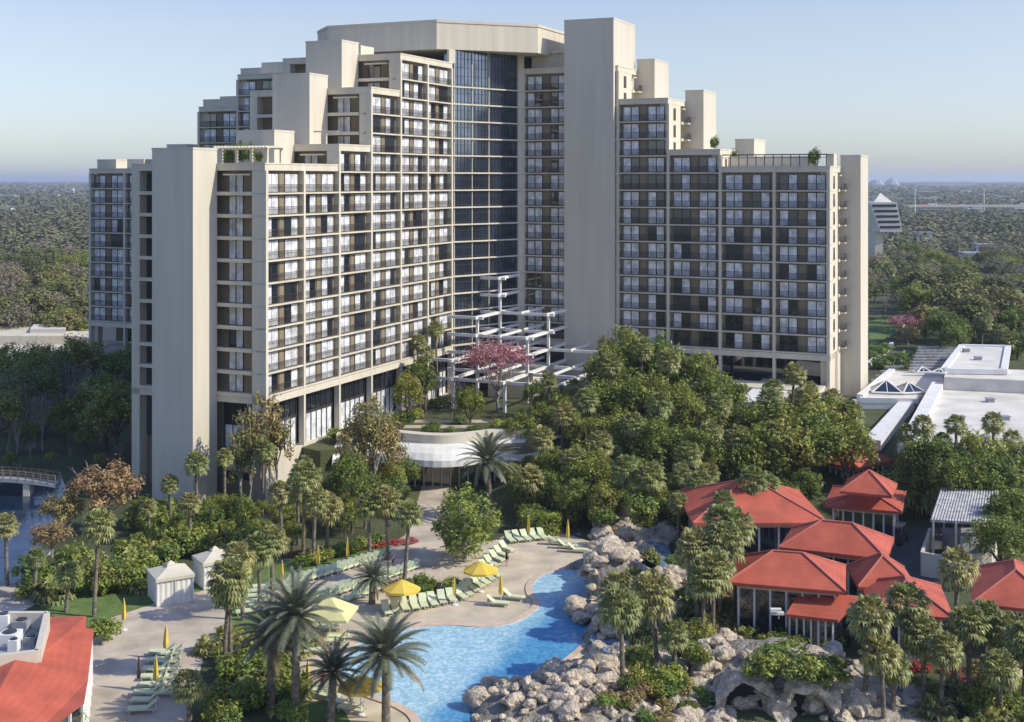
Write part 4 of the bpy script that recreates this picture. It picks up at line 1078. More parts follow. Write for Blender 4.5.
def sabal_crown(seed, n=46, rr_=1.25, blade=1.0):
    r = random.Random(seed); s = MB()
    for i in range(n):
        t = i*2.39996+r.uniform(-.3,.3); u = (i+.5)/n; el = 1.35-2.25*u**.85+r.uniform(-.15,.15)
        d = Vector((math.cos(t)*math.cos(el), math.sin(t)*math.cos(el), math.sin(el)))
        s.mat(1 if el < -.75 and r.random() < .7 else 0)
        L = rr_*r.uniform(.8,1.1); h = Vector((0,0,.15)); c = h+d*L; c.z -= .12*L
        side = d.cross(Vector((0,0,1))); side = side.normalized() if side.length > .05 else Vector((1,0,0)); up = side.cross(d).normalized()
        s.quad(tuple(h+side*.03), tuple(c+side*.03), tuple(c-side*.03), tuple(h-side*.03))
        nb = 9; bl = blade*r.uniform(.8,1.15)
        for k in range(nb):
            a = (k/(nb-1)-.5)*3.6+r.uniform(-.06,.06)
            dd_ = d*math.cos(a)+side*math.sin(a); w_ = side*math.cos(a)-d*math.sin(a)
            ln = bl*(1-.25*abs(a)/1.8); m_ = c+dd_*ln*.6+up*.06; e = c+dd_*ln+Vector((0,0,-.35*ln))
            s.v += [tuple(c), tuple(m_+w_*.10), tuple(e), tuple(m_-w_*.10)]; n_ = len(s.v)-4; s.f.append((n_,n_+1,n_+2,n_+3)); s.m.append(s.cm)
    return s
def date_crown(seed, n=66, L=3.7, nl=34):
    r = random.Random(seed); s = MB()
    for i in range(n):
        t = i*2.39996; u = (i+.5)/n; el = 1.4-1.75*u+r.uniform(-.1,.1)
        hd = Vector((math.cos(t), math.sin(t), 0)); l = L*r.uniform(.85,1.08); pts = []
        for k in range(9):
            q = k/8; a = el-q*q*(.75+.3*(1-abs(el)/1.5)); pts.append(None)
        p = Vector((0,0,.2)); path = [p.copy()]
        for k in range(10):
            q = k/10; a = el-1.0*q**1.6; p = p+(hd*math.cos(a)+Vector((0,0,math.sin(a))))*(l/10); path.append(p.copy())
        s.mat(1 if el < -.2 and r.random() < .35 else 0)
        sd_ = hd.cross(Vector((0,0,1)))
        for k in range(10):
            a_, b_ = path[k], path[k+1]; w_ = .04*(1-k/11); s.quad(tuple(a_+sd_*w_), tuple(b_+sd_*w_), tuple(b_-sd_*w_), tuple(a_-sd_*w_))
        for k in range(nl):
            q = .1+.9*k/nl; f_ = q*10; i0 = min(9, int(f_)); c = path[i0].lerp(path[i0+1], f_-i0); tg = (path[i0+1]-path[i0]).normalized()
            ll = .52*math.sin(math.pi*min(1, q*.85+.12))+.1
            for sgn in (-1, 1):
                dd_ = (sd_*sgn*.8+tg*.6+Vector((0,0,.25-.5*q))).normalized()
                e = c+dd_*ll; w_ = tg*.055; s.tri(tuple(c-w_), tuple(c+w_), tuple(e))
    return s
def palm_trunk(r=.16, seg=8):
    s = MB(); n = 9; pts = []; rd = []
    for i in range(n+1):
        t = i/n; pts.append((.05*math.sin(t*2.2), .03*math.sin(t*3), t)); rd.append(r*(1.25-.3*t)+(.015 if i % 2 else 0))
    s.tube(pts, rd, seg); return s
SC = [sabal_crown(i, 74, 1.2, .74).mesh('crown', [M['palm'], M['deadleaf']]) for i in range(4)]
DCm = [date_crown(i).mesh('crown', [M['date'], M['deadleaf']]) for i in range(2)]
PT = palm_trunk().mesh('trunk', [M['bark']], smooth=True); DT = palm_trunk(.27, 10).mesh('trunk', [M['bark']], smooth=True)
BT = [limb_trunk(i).mesh('trunk', [M['bark2']], smooth=True) for i in range(3)]
BC = [broad_crown(i, rx=3.7, rz=3.9, zc=6.6, clumps=70, leaves=58, leaf=.25, cr=1.1).mesh('crown', [M['leaf']]) for i in range(4)]
WC = [broad_crown(10+i, rx=2.3, rz=3.6, zc=4.6, clumps=64, leaves=80, leaf=.18, cr=.8, droop=1.0, shell=.45, low=-1).mesh('crown', [M['leafb']]) for i in range(2)]
RC = [broad_crown(20+i, rx=2.4, rz=4.4, zc=6.0, clumps=52, leaves=44, leaf=.19, cr=.8, shell=.15).mesh('crown', [M['olive'] if i else M['rust']]) for i in range(2)]
RR = broad_crown(25, rx=3.2, rz=2.6, zc=4.4, clumps=70, leaves=62, leaf=.19, cr=.9, shell=.4).mesh('crown', [M['rust']])
KC = broad_crown(26, rx=3.4, rz=2.4, zc=5, clumps=54, leaves=32, leaf=.18, cr=1.0, shell=.5).mesh('crown', [M['pink']])
BB = broad_crown(27, rx=3.4, rz=3.2, zc=6.6, clumps=40, leaves=9, leaf=.13, cr=1.1, shell=.4).mesh('crown', [M['farb']])
KT = limb_trunk(7, zc=5.5, rx=3.2, r0=.16, n=11, base=.28).mesh('trunk', [M['palebark']], smooth=True)
CT = limb_trunk(8, zc=9.0, rx=2.0, r0=.12, n=12, base=.3).mesh('trunk', [M['palebark']], smooth=True)
SB = [broad_crown(30+i, rx=1.0, rz=.75, zc=.6, clumps=26, leaves=36, leaf=.13, cr=.42, shell=.35).mesh('foliage', [M['leafb'] if i == 1 else M['leaf']]) for i in range(3)]
SF = broad_crown(34, rx=1.0, rz=.6, zc=.5, clumps=20, leaves=22, leaf=.12, cr=.4, shell=.5).mesh('foliage', [M['flower']])
SR = broad_crown(35, rx=1.0, rz=.8, zc=.6, clumps=22, leaves=26, leaf=.13, cr=.4, shell=.4).mesh('foliage', [M['rust']])
FP = sabal_crown(9, 26, .7, .8).mesh('foliage', [M['palm'], M['deadleaf']])
HG = MB()
r_ = random.Random(5)
for i in range(4200):
    u, v = r_.uniform(-1, 1), r_.uniform(-1, 1); fz = r_.choice('xyztt')
    if fz == 'x': p = Vector((r_.choice((-1, 1)), u, (v+1)/2)); n_ = Vector((p.x, 0, .2))
    elif fz == 'y': p = Vector((u, r_.choice((-1, 1)), (v+1)/2)); n_ = Vector((0, p.y, .2))
    else: p = Vector((u, v, 1)); n_ = Vector((0, 0, 1))
    e = (abs(p.x)**5+abs(p.y)**5)**.2; p.x /= max(1, e); p.y /= max(1, e); p.z -= .12*max(abs(p.x), abs(p.y))**4
    p += rdir(r_)*.04; n_ = (n_+rdir(r_)*.6).normalized(); leafquad(HG, p, n_, r_, .075, .045)
HG = HG.mesh('foliage', [M['leafb']])

def place_palm(px, pyb, pyt, where, kind='sabal', cs=1.0, Yw=None, lean=0, name=None):
    if kind == 'sabal': cs *= .84
    # base pixel, crown top pixel -> world position and real height
    if Yw is None: x, y = P(px, pyb); zb = H(x, y); 
    else: y = Yw; x = PY(px, y); zb = H(x, y)
    zt = ZP(pyt, y); rc = (1.9*cs) if kind == 'sabal' else 2.6*cs
    h = max(1.2, zt-zb-rc*(.85 if kind == 'sabal' else .8))
    nm = 'sabal_palm' if kind == 'sabal' else 'date_palm'
    if kind == 'sabal': lab = 'fan palm %s' % where
    else: lab = 'feathery date palm %s' % where
    o = empty(nm, (x, y, zb), lab, 'palm tree', 'fan palms' if kind == 'sabal' else 'date palms', rz=rv.uniform(0, 6.28))
    k = h
    inst('trunk', PT if kind == 'sabal' else DT, o, (0,0,-.1), 0, (1, 1, k+.15)); inst('crown', rv.choice(SC if kind == 'sabal' else DCm), o, (.05*math.sin(2.2), 0, k), rv.uniform(0, 6), (cs,)*3)
    o.rotation_euler.x = rad(rv.uniform(-4.5, 4.5)); o.rotation_euler.y = rad(rv.uniform(-3, 3)); return o
def place_tree(px, pyt, Y, where, cname, crowns, trunk, h0, lab, group, wscale=1.0, zb=None, mshz=None):
    x = PY(px, Y); zb = H(x, Y) if zb is None else zb
    h = max(1.5, ZP(pyt, Y)-zb); k = h/h0; kw = k*wscale
    o = empty(cname, (x, Y, zb), lab+' '+where, 'tree', group, rz=rv.uniform(0, 6.28))
    if trunk: inst('trunk', trunk if not isinstance(trunk, list) else rv.choice(trunk), o, (0,0,0), 0, (kw, kw, k))
    inst('crown', rv.choice(crowns), o, (0,0,0), 0, (kw, kw, k)); return o
def shrub(px, py, r, where, kind='green', hz=1.0, z=None):
    x, y = P(px, py, 0); zb = H(x, y)+ (mound(x, y)*.9 if 600 < px < 880 and py > 500 else 0)
    if zb > .3: x, y = P(px, py, zb)
    me = {'green': rv.choice([SB[0], SB[2]]), 'bright': SB[1], 'red': SF, 'rust': SR, 'palm': FP}[kind]
    lab = {'green': 'dark green rounded shrub', 'bright': 'bright green shrub', 'red': 'red flowering bush', 'rust': 'reddish brown shrub', 'palm': 'low spiky fan palm clump'}[kind]
    o = inst('shrub', me, None, (x, y, zb), rv.uniform(0, 6.28), (r*rv.uniform(.85,1.15), r*rv.uniform(.85,1.15), r*hz))
    tag(o, lab+' '+where, 'shrub', lab+'s '+where); return o
# fan palms: (x, base y, top y, where, crown scale)
for a in [(7,588,512,'at the left edge in front of the pond',.95),(34,600,548,'behind the kerb at far left by the pond',.7),(94,617,508,'tallest at left, in front of the rust coloured tree',1.15),(66,612,562,'leaning on the lawn above the red roofed building',.9),
  (171,532,474,'left of three at the foot of the shaded stair tower',.8),(197,530,450,'against the sunlit side of the stair tower',1.05),(190,553,492,'right of three at the foot of the shaded stair tower',.9),(150,545,500,'small, behind the shrubs left of the stair tower',.7),
  (223,676,556,'with twin trunks beside the cabanas',1.25),(230,674,572,'second trunk of the twin palms beside the cabanas',1.1),(260,612,532,'left of two tall ones among the left loungers',1.2),(272,606,524,'right of two tall ones among the left loungers',1.1),(243,620,540,'leftmost above the side row of loungers',1.1),
  (283,548,480,'under the lobby windows, left of the tall pair',.95),(303,562,460,'tallest under the lobby windows',1.25),(326,558,492,'right of the tall one under the lobby windows',1.2),(313,565,486,'in the middle of the palms under the lobby windows',1.0),(298,545,474,'behind the palms under the lobby windows',1.0),
  (262,515,438,'against the gable of the near wing',.95),(224,520,448,'at the corner of the near wing gable',.8),(404,583,500,'beside the lamp post',1.05),(388,560,486,'behind the lamp post palm',1.2),(370,560,492,'behind the red flowers',1.1),
  (617,500,432,'at the left of the dense grove, brown skirted',1.1),(596,512,470,'low in the dense grove shade',.9),(623,704,586,'left of two beside the cascade basin',1.25),(658,684,572,'right of two beside the cascade basin',1.4),(618,640,572,'added on the boulders to shade the pool',1.3),(634,630,566,'added at the rear of the pool bank to shade the water',1.0),(676,690,620,'lower, beside the garden shrubs',.9),  # both palms on the pool-bank boulders are added to cast shade on the water
  (698,634,528,'with slim trunk right of the waterfall',1.3),(706,633,540,'twin right of the waterfall',1.3),(722,612,502,'tall behind the stream bank',1.4),(712,650,548,'rounded on the stream bank',1.3),(735,622,508,'close to the glass pavilion corner',1.3),(718,632,520,'thick among the stream bank palms',1.4),(700,655,560,'nearest on the stream bank',1.2),(690,610,540,'leftmost on the stream bank',1.0),
  (757,552,466,'left of two standing before the broad red roof',1.2),(771,550,472,'right of two standing before the broad red roof',.95),(728,560,490,'close left of the broad red roof',1.0),
  (680,522,462,'in the grove above the waterfall',1.0),(711,515,462,'right of the grove above the waterfall',1.0),(678,545,492,'low above the waterfall',.9),(745,508,452,'behind the broad red roof',1.0),
  (864,712,594,'left of the row at lower right',1.25),(884,722,632,'short second in the row at lower right',1.1),(893,714,648,'shortest in the row at lower right',1.0),(900,690,582,'dark crowned behind the row at lower right',1.35),(924,700,612,'third in the row at lower right',1.25),
  (954,690,548,'tallest, rising before the corrugated shed',1.15),(969,700,606,'fourth in the row at lower right',1.2),(982,692,600,'close behind the fourth in the row at lower right',1.1),(1009,700,612,'near the right edge in the row',1.3),(1024,712,620,'cut by the right edge of the photo',1.2),(940,712,630,'low between trunks at lower right',1.0),(1000,722,650,'lowest at the lower right corner',1.1),
  (994,508,410,'standing against the white roof at right',1.05),(959,508,414,'middle of the three against the white roof',1.0),(929,508,414,'left of the three against the white roof',1.05),(908,508,424,'beside the curved white corridor',.9),(1012,510,430,'at the right edge below the white roof',.95),(942,508,432,'in the thicket below the white roof',.9),
  (832,470,388,'rounded with two pale trunks before the right wing',1.25),(826,472,396,'second pale trunk before the right wing',1.1),(790,462,362,'highest before the right wing',1.3),(775,468,378,'left before the right wing',1.2),(806,466,380,'right before the right wing',1.2),
  (190,722,668,'small, at the bottom left of the date palms',.9),(60,760,700,'whose crown rises from the bottom left edge',1.3),(305,520,455,'thin, in the shade of the lobby',.9)]:
    place_palm(a[0], a[1], a[2], a[3], cs=a[4])
for a in [(438,384,320,192,'tallest on the hotel terrace left of the pink tree',1.0),(418,380,334,188,'left of the tallest on the hotel terrace',1.0),(425,390,346,184,'lower on the hotel terrace',1.0),(596,0,396,165,'at the edge of the dense grove',1.2),(550,0,372,176,'beneath the white beam trellis',1.0),(572,0,378,174,'right beneath the white beam trellis',1.0)]+[(px_, 0, pt_, Y_, 'rising out of the dense grove', 1.25) for (px_, pt_, Y_) in ((640,338,171),(608,352,170),(668,348,168),(600,430,152),(660,392,158),(562,402,160),(690,440,148),(624,455,142),(742,425,150),(655,462,140),(700,470,140),(575,448,148),(540,425,158),(530,465,145),(720,392,160),(585,388,162),(632,412,154),(712,420,154),(770,388,160),(810,384,160),(850,400,158),(780,420,150))]:
    place_palm(a[0], 0, a[2], a[4], Yw=a[3], cs=a[5])
place_palm(386, 725, 628, 'at the near pool edge', 'date', 1.0); place_palm(270, 712, 612, 'left of the near pair by the pool', 'date', .95); place_palm(296, 722, 590, 'right of the near pair by the pool', 'date', 1.0)
place_palm(490, 520, 444, 'in front of the wavy canopy', 'date', 1.12); place_palm(372, 604, 566, 'small among the lounger rows', 'date', .6); place_palm(330, 722, 655, 'low beside the near umbrella', 'date', .7)
# broadleaf grove in the centre
for (px, pt, Y) in [(624,326,178),(650,330,176),(610,345,172),(678,342,175),(700,352,172),(722,372,168),(602,380,166),(636,368,166),(668,376,164),(700,392,160),(738,408,162),(560,392,170),(540,402,168),(583,410,160),(618,408,157),(655,415,154),(690,428,152),(718,442,150),(748,436,156),(535,430,162),(560,448,152),(592,452,147),(640,455,147),(525,408,176),(780,396,172),(800,388,178),(850,420,168),(765,420,165),(815,424,162),(842,404,174),(788,440,160),(548,470,146),(575,478,142),(610,480,140),(655,482,141),(700,470,146),(512,440,165),(505,462,156),(530,482,146),(765,455,155),(770,398,158),(800,392,158),(830,395,158),(785,415,150),(815,412,152),(845,418,152),(760,425,150),(750,405,160),(745,430,150),(500,418,168),(520,412,166),(800,430,166),(830,428,168),(770,430,168),(750,430,172),(790,410,174),(815,402,178),(765,400,178),(830,440,160),(700,440,158),(728,430,162),(742,455,150),(770,440,158),(785,462,150),(805,470,146),(755,410,168),(735,418,166),(575,430,164),(600,425,163),(625,440,158),(650,445,156),(675,455,152),(530,455,158),(545,452,155),(610,395,170),(640,400,168),(665,405,166),(690,410,164),(715,405,168),(520,424,172),(500,430,172),(780,480,143),(585,440,150),(755,480,142)]:
    place_tree(px, pt, Y, '%s in the grove before the hotel' % ('high' if pt < 400 else 'low' if pt > 450 else 'midway'), 'broadleaf_tree', BC, BT, 10.8, 'dense green broadleaf tree', 'broadleaf trees %s in the grove' % ('high' if pt < 400 else 'low' if pt > 450 else 'midway'), wscale=rv.uniform(1.0,1.25) if pt > 360 else .85)
# right side thickets
for (px, pt, Y, wh) in [(960,432,146,'in the thicket below the white roof'),(975,428,144,'in the thicket below the white roof'),(945,430,145,'in the thicket below the white roof'),(920,436,146,'in the thicket below the white roof'),(1000,430,143,'in the thicket below the white roof'),(1022,440,142,'in the thicket below the white roof'),(990,445,139,'in the thicket below the white roof'),(960,452,138,'in the thicket below the white roof'),(985,452,146,'in the thicket below the white roof'),(935,452,150,'in the thicket below the white roof'),(915,455,148,'in the thicket below the white roof'),(1010,450,148,'in the thicket below the white roof')]:
    place_tree(px, pt, Y, wh, 'broadleaf_tree', BC+WC, BT, 11.0, 'green broadleaf tree', 'broadleaf trees '+wh, wscale=.95)
place_tree(1008, 488, 128, 'at the right edge beside the corrugated shed', 'broadleaf_tree', BC, BT, 11, 'big round dark green tree', 'broadleaf trees', 1.0)
place_tree(1000, 512, 122, 'just in front of the big round one by the shed', 'broadleaf_tree', BC, BT, 11, 'lower dark green tree', 'broadleaf trees', 1.1)
# courtyard and lobby side
place_tree(465, 480, P(465,562)[1], 'beside the path to the restaurant', 'weeping_tree', WC, KT, 8.6, 'bright green drooping tree', 'bright green drooping trees', 1.35)
place_tree(395, 470, 150, 'behind the lamp post palms', 'weeping_tree', WC, KT, 8.6, 'bright green drooping tree', 'bright green drooping trees', 1.35)
for (px, pt, Y) in [(375,388,150),(360,400,152),(350,425,148),(388,410,153)]: place_tree(px, pt, Y, 'in front of the lobby windows', 'cypress_tree', RC, CT, 10.5, 'sparse rust and olive cypress', 'sparse cypresses before the lobby windows', .85)
for (px, pt, Y) in [(262,385,152),(250,405,150),(276,402,154),(240,425,149)]: place_tree(px, pt, Y, 'against the near wing gable', 'cypress_tree', RC, CT, 10.5, 'tall sparse rust and olive cypress', 'sparse cypresses against the gable', .8)
for (px, pt, Y) in [(350,450,146),(365,470,142),(330,478,146),(240,490,140),(215,505,138),(300,500,140),(345,505,138),(405,455,156),(392,462,152),(512,462,154),(528,455,158)]: place_tree(px, pt, Y, 'in the shade under the lobby windows', 'broadleaf_tree', BC, BT, 11, 'dark green tree', 'dark green trees under the lobby windows', 1.0)
place_tree(498, 338, 186, 'on the hotel terrace before the white beams', 'blossom_tree', [KC], KT, 7.4, 'leafless tree covered in pink blossom', 'pink blossom trees', 1.0)
place_tree(908, 314, 262, 'beyond the white roofs at right', 'blossom_tree', [KC], KT, 7.4, 'low spreading pink blossom tree', 'pink blossom trees', 1.5)
for (px, pt, Y, l) in [(420,358,183,'left'),(455,372,180,'left'),(470,385,177,'left'),(408,372,178,'left'),(535,378,180,'right'),(555,385,178,'right')]:
    place_tree(px, pt, Y, 'on the hotel terrace %s of the pink tree' % l, 'broadleaf_tree', BC if px != 455 else [BB, BC[0]], BT, 11, 'green courtyard tree', 'courtyard trees %s of the pink tree' % l, .8)
# rust tree and trees by the pond
place_tree(105, 457, 140, 'standing by the shaded pond', 'autumn_tree', [RR], KT, 7.6, 'largest round rust coloured tree', 'rust coloured trees', 1.05)
place_tree(62, 488, 138, 'at the pond bank left of the largest', 'autumn_tree', [RR], KT, 7.6, 'middle rust coloured tree', 'rust coloured trees', 1.0)
place_tree(52, 518, 131, 'lowest on the pond bank', 'autumn_tree', [RR], KT, 7.6, 'small rust and olive tree', 'rust coloured trees', 1.2)
for (px, pt, Y) in [(20,340,215),(68,355,212),(40,372,200),(95,340,225),(5,390,195),(60,395,195),(100,400,190),(25,420,182),(85,425,180),(120,440,172),(50,450,172),(10,450,170),(-20,400,190),(78,335,235),(15,365,205),(50,350,222),(30,352,225),(80,372,205),(55,382,197),(112,420,190),(30,440,176),(70,445,176),(100,452,171),(10,415,188),(45,405,190),(88,395,200),(110,372,215),(65,415,185),(125,460,168),(20,462,168),(-10,440,175),(90,470,163)]:
    bare = rv.random() < .5
    place_tree(px, pt, Y, 'in the shadow of the hotel at left', 'shaded_tree', [BB] if bare else BC, CT if bare else BT, 10.5 if bare else 11, 'bare grey tree' if bare else 'dark leafy tree', ('bare grey trees' if bare else 'dark leafy trees')+' in the shadow of the hotel', 1.15)
for i in range(34):
    px, Y = rv.uniform(-25, 130), rv.uniform(163, 232); bare = rv.random() < .65
    place_tree(px, HY+F*(CZ-rv.uniform(8, 12))/Y, Y, 'in the shadow of the hotel at left', 'shaded_tree', [BB] if bare else BC, CT if bare else BT, 10.5 if bare else 11, 'bare grey tree' if bare else 'dark leafy tree', ('bare grey trees' if bare else 'dark leafy trees')+' in the shadow of the hotel', 1.2)
for (px, pt, Y) in [(205,498,141),(222,492,143),(245,500,141),(265,498,143),(285,505,139),(310,500,144),(180,512,139),(335,498,143),(232,515,135),(262,520,133),(292,522,133),(330,512,139),(352,492,140),(200,522,136)]:
    place_tree(px, pt, Y, 'in the dark thicket below the gable', 'broadleaf_tree', BC, BT, 11, 'dark green tree', 'dark green trees below the gable', 1.3)
# row of leafy bushes at left
for i in range(46):
    px = rv.uniform(28, 160); py = rv.uniform(572, 604)-(px-28)*.12
    shrub(px, py, rv.uniform(1.1, 2.0), 'in the bank behind the left lawn', rv.choice(['bright','green','palm']), 1.1)
for i in range(30): shrub(rv.uniform(120, 260), rv.uniform(520, 566), rv.uniform(1.2, 2.2), 'below the stair tower', rv.choice(['green','green','palm','bright']), 1.1)
for i in range(34): shrub(rv.uniform(205, 300), rv.uniform(640, 735), rv.uniform(.9, 1.7), 'under the date palms at the bottom', rv.choice(['green','palm','bright','palm']), 1.0)
for i in range(14): shrub(300+i*6+rv.uniform(-2,2), 574-i*1.9+rv.uniform(-3,0)-4, rv.uniform(.8,1.2), 'in the hedge behind the long lounger row', 'bright' if i % 3 else 'green', .9)
for i in range(12): shrub(300+i*10, 556-i*1.2, .9, 'in the red flower bed before the lobby trees', 'red', .6)
for i in range(16): shrub(rv.uniform(372,455), rv.uniform(585,600), rv.uniform(.6,1.1), 'in the bed behind the poolside loungers', rv.choice(['green','bright','rust','red']), .9)
for i in range(40): shrub(rv.uniform(520,700), rv.uniform(496,532), rv.uniform(1.0,2.0), 'at the foot of the dense grove', rv.choice(['green','green','palm','bright']), 1.1)
for i in range(26): shrub(rv.uniform(625,700), rv.uniform(655,705), rv.uniform(.6,1.3), 'in the garden beside the cascade', rv.choice(['green','bright','bright']), 1)
for i in range(22): shrub(rv.uniform(755,842), rv.uniform(658,684), rv.uniform(1.0,1.6), 'above the rock arches', 'bright' if i % 2 else 'green', .9)
for i in range(26): shrub(rv.uniform(560,715), rv.uniform(690,728), rv.uniform(.5,1.0), 'on the rock shelf beside the cascade garden', rv.choice(['green','bright','palm','rust']), .8)
for i in range(22): shrub(rv.uniform(690,745), rv.uniform(600,650), rv.uniform(.8,1.5), 'in the undergrowth left of the glass pavilion', rv.choice(['green','rust','palm']), 1.0)
for i in range(14): shrub(rv.uniform(735,850), rv.uniform(640,656), rv.uniform(.8,1.3), 'in the dark bed under the glass pavilion front', 'green', .9)
for i in range(6): shrub(rv.uniform(708,738), rv.uniform(630,645), rv.uniform(.9,1.3), 'beside the glass pavilion', 'rust', .9)
for i in range(30): shrub(rv.uniform(925,1040), rv.uniform(690,735), rv.uniform(.8,1.5), 'beneath the lower right palms', rv.choice(['green','bright','palm']), .9)
for i in range(16): shrub(rv.uniform(900,1030), rv.uniform(665,690), rv.uniform(.6,1.2), 'between the lower right palm trunks', rv.choice(['green','rust','red']), .7)
for i in range(22): shrub(rv.uniform(885,1010), rv.uniform(488,506), rv.uniform(1.0,2.0), 'beside the service yard', rv.choice(['green','palm','bright']), 1.1)
for i in range(20): shrub(rv.uniform(640,720), rv.uniform(560,650), rv.uniform(.7,1.4), 'on the stream bank', rv.choice(['green','bright','palm']), 1.1)
for i in range(18):
    x = rv.uniform(-22, 4); o = inst('shrub', SB[i % 3], None, (x, rv.uniform(169, 176), 5.2), rv.uniform(0,6), (1.2, 1.0, .7)); tag(o, 'low green planting on the terrace garden above the wavy canopy', 'shrub', 'low planting on the terrace garden')
for i in range(12):
    a, b = rv.uniform(8, 45), rv.uniform(2, 5); x, y = AB(a, b); o = inst('shrub', SB[i % 3], None, (x, y, 5.2), rv.uniform(0,6), (1.7, 1.5, 1.2)); tag(o, 'green shrub growing along the lobby windows', 'shrub', 'shrubs along the lobby windows')
x, y = P(541, 532); o = inst('hedge', HG, None, (x, y, 0), rad(-12), (2.3, 1.5, 2.2)); tag(o, 'clipped boxy green hedge behind the loungers', 'hedge')
x, y = P(105, 641); o = inst('shrub', SB[1], None, (x, y, 0), 0, (1.6,1.5,1.5)); tag(o, 'round yellow-green bush at the corner of the red roofed building', 'shrub')
for (px, py, w_) in ((246,650,1.6),(232,637,1.2)): x, y = P(px, py); o = inst('hedge', HG, None, (x, y, 0), .2, (w_, .9, .8)); tag(o, ('longer' if w_ > 1.5 else 'shorter')+' low clipped hedge under the twin palms', 'hedge')
# roof terrace plants
for (f_, p_, q_, z_, sc_, lb_) in ((wr_, 17.4, 8, lev(.7), 1.5, 'left tree in the roof garden at the right wing step'), (wr_, 20.0, 7, lev(1.7), 1.2, 'right tree in the roof garden at the right wing step'), (wr_, 3.2, 4, lev(.7), 1.5, 'lone dark shrub beside the roof railing of the right wing'),
    (wn_, 9.0, 12.3, lev(.7), 1.3, 'left of three clipped roof shrubs on the near wing'), (wn_, 9.5, 10.9, lev(.7), 1.6, 'middle of three clipped roof shrubs on the near wing'), (wn_, 10.0, 9.6, lev(.7), 1.5, 'right of three clipped roof shrubs on the near wing'), (wn_, 3, 3, lev(.7), .8, 'low plants under the roof pergola of the near wing')):
    x, y, z = f_(p_, q_, z_); o = inst('shrub', SB[0], None, (x, y, z), 0, (sc_*.75, sc_*.75, sc_*1.35)); tag(o, lb_, 'roof shrub')
# ---------------------------------------------------------------- distant woods
def lowtree(seed, n, lf):
    r = random.Random(seed); s = MB()
    for c in range(7):
        d = rdir(r); d.z = abs(d.z); cc = Vector((d.x*3, d.y*3, 5.5+d.z*3))
        for i in range(n//7):
            e = rdir(r); q = cc+e*2.3*r.random()**.33
            leafquad(s, q, (e+Vector((0,0,.7))).normalized(), r, lf*r.uniform(.6,1.4), lf*.7)
    return s
FC = [broad_crown(50+i, rx=3.9, rz=3.6, zc=6.0, clumps=60, leaves=34, leaf=.34, cr=1.2).mesh('crown', [M['far']]) for i in range(3)]; FB = [broad_crown(60+i, rx=3.6, rz=3.4, zc=6.6, clumps=60, leaves=18, leaf=.24, cr=1.1, shell=.3).mesh('crown', [M['farb']]) for i in range(2)]
LT = [lowtree(i, 560, .55) for i in range(4)]; LTm = [t.mesh('crown', [M['far']]) for t in LT]; LTb = [lowtree(10+i, 330, .42).mesh('crown', [M['farb']]) for i in range(2)]
cand = []
rw = random.Random(77)
for side, (p0, p1, y0) in {'left': (-110, 150, 285), 'right': (850, 1180, 262)}.items():
    Y = y0
    while Y < 620:
        x = PY(p0, Y)
        while x < PY(p1, Y):
            xx, yy_ = x+rw.uniform(-3,3), Y+rw.uniform(-3,3)
            px = CX+F*xx/yy_
            if side == 'right' and yy_ < 262 and px > 868: x += 8; continue
            if side == 'right' and px < 900 and yy_ < 310: x += 8; continue
            a_, b_ = toAB(xx, yy_)
            cand.append((yy_, xx, side)); x += rw.uniform(6.5, 9.5)*(1+(Y-285)/500)
        Y += rw.uniform(8, 11)*(1+(Y-285)/400)
cand.sort()
clear = lambda x, y: (abs(CX+F*x/y-888) < 12 and 240 < y < 420) or (abs(CX+F*x/y-885) < 14 and 500 < y < 560)
kinds = {'g': 0, 'b': 0, 'p': 0}; spill = []
for (y, x, side) in cand:
    if clear(x, y) : continue
    t = rw.random(); kd = 'g' if t < .62 else 'b' if t < .85 else 'p'
    if kinds[kd] >= 290: spill.append((x, y)); continue
    kinds[kd] += 1; k = rw.uniform(.75, 1.25); wh = 'in the woods beyond the hotel at %s' % side
    if kd == 'p':
        o = empty('woodland_palm', (x, y, 0), 'palm standing '+wh, 'palm tree', 'palms '+wh); inst('trunk', PT, o, (0,0,0), 0, (1.2,1.2,6*k)); inst('crown', rw.choice(SC), o, (0,0,6*k), 0, (1.7,)*3)
    else:
        nm, lb_, ms = ('oak_tree', 'dense green oak', FC+[BC[0]]) if kd == 'g' else ('bare_tree', 'greyish bare winter tree', FB)
        o = empty(nm, (x, y, H(x, y)), lb_+' '+wh, 'tree', lb_+'s '+wh, rz=rw.uniform(0,6)); inst('trunk', rw.choice(BT), o, (0,0,0), 0, (k,)*3); inst('crown', rw.choice(ms), o, (0,0,0), 0, (k*1.25, k*1.25, k))
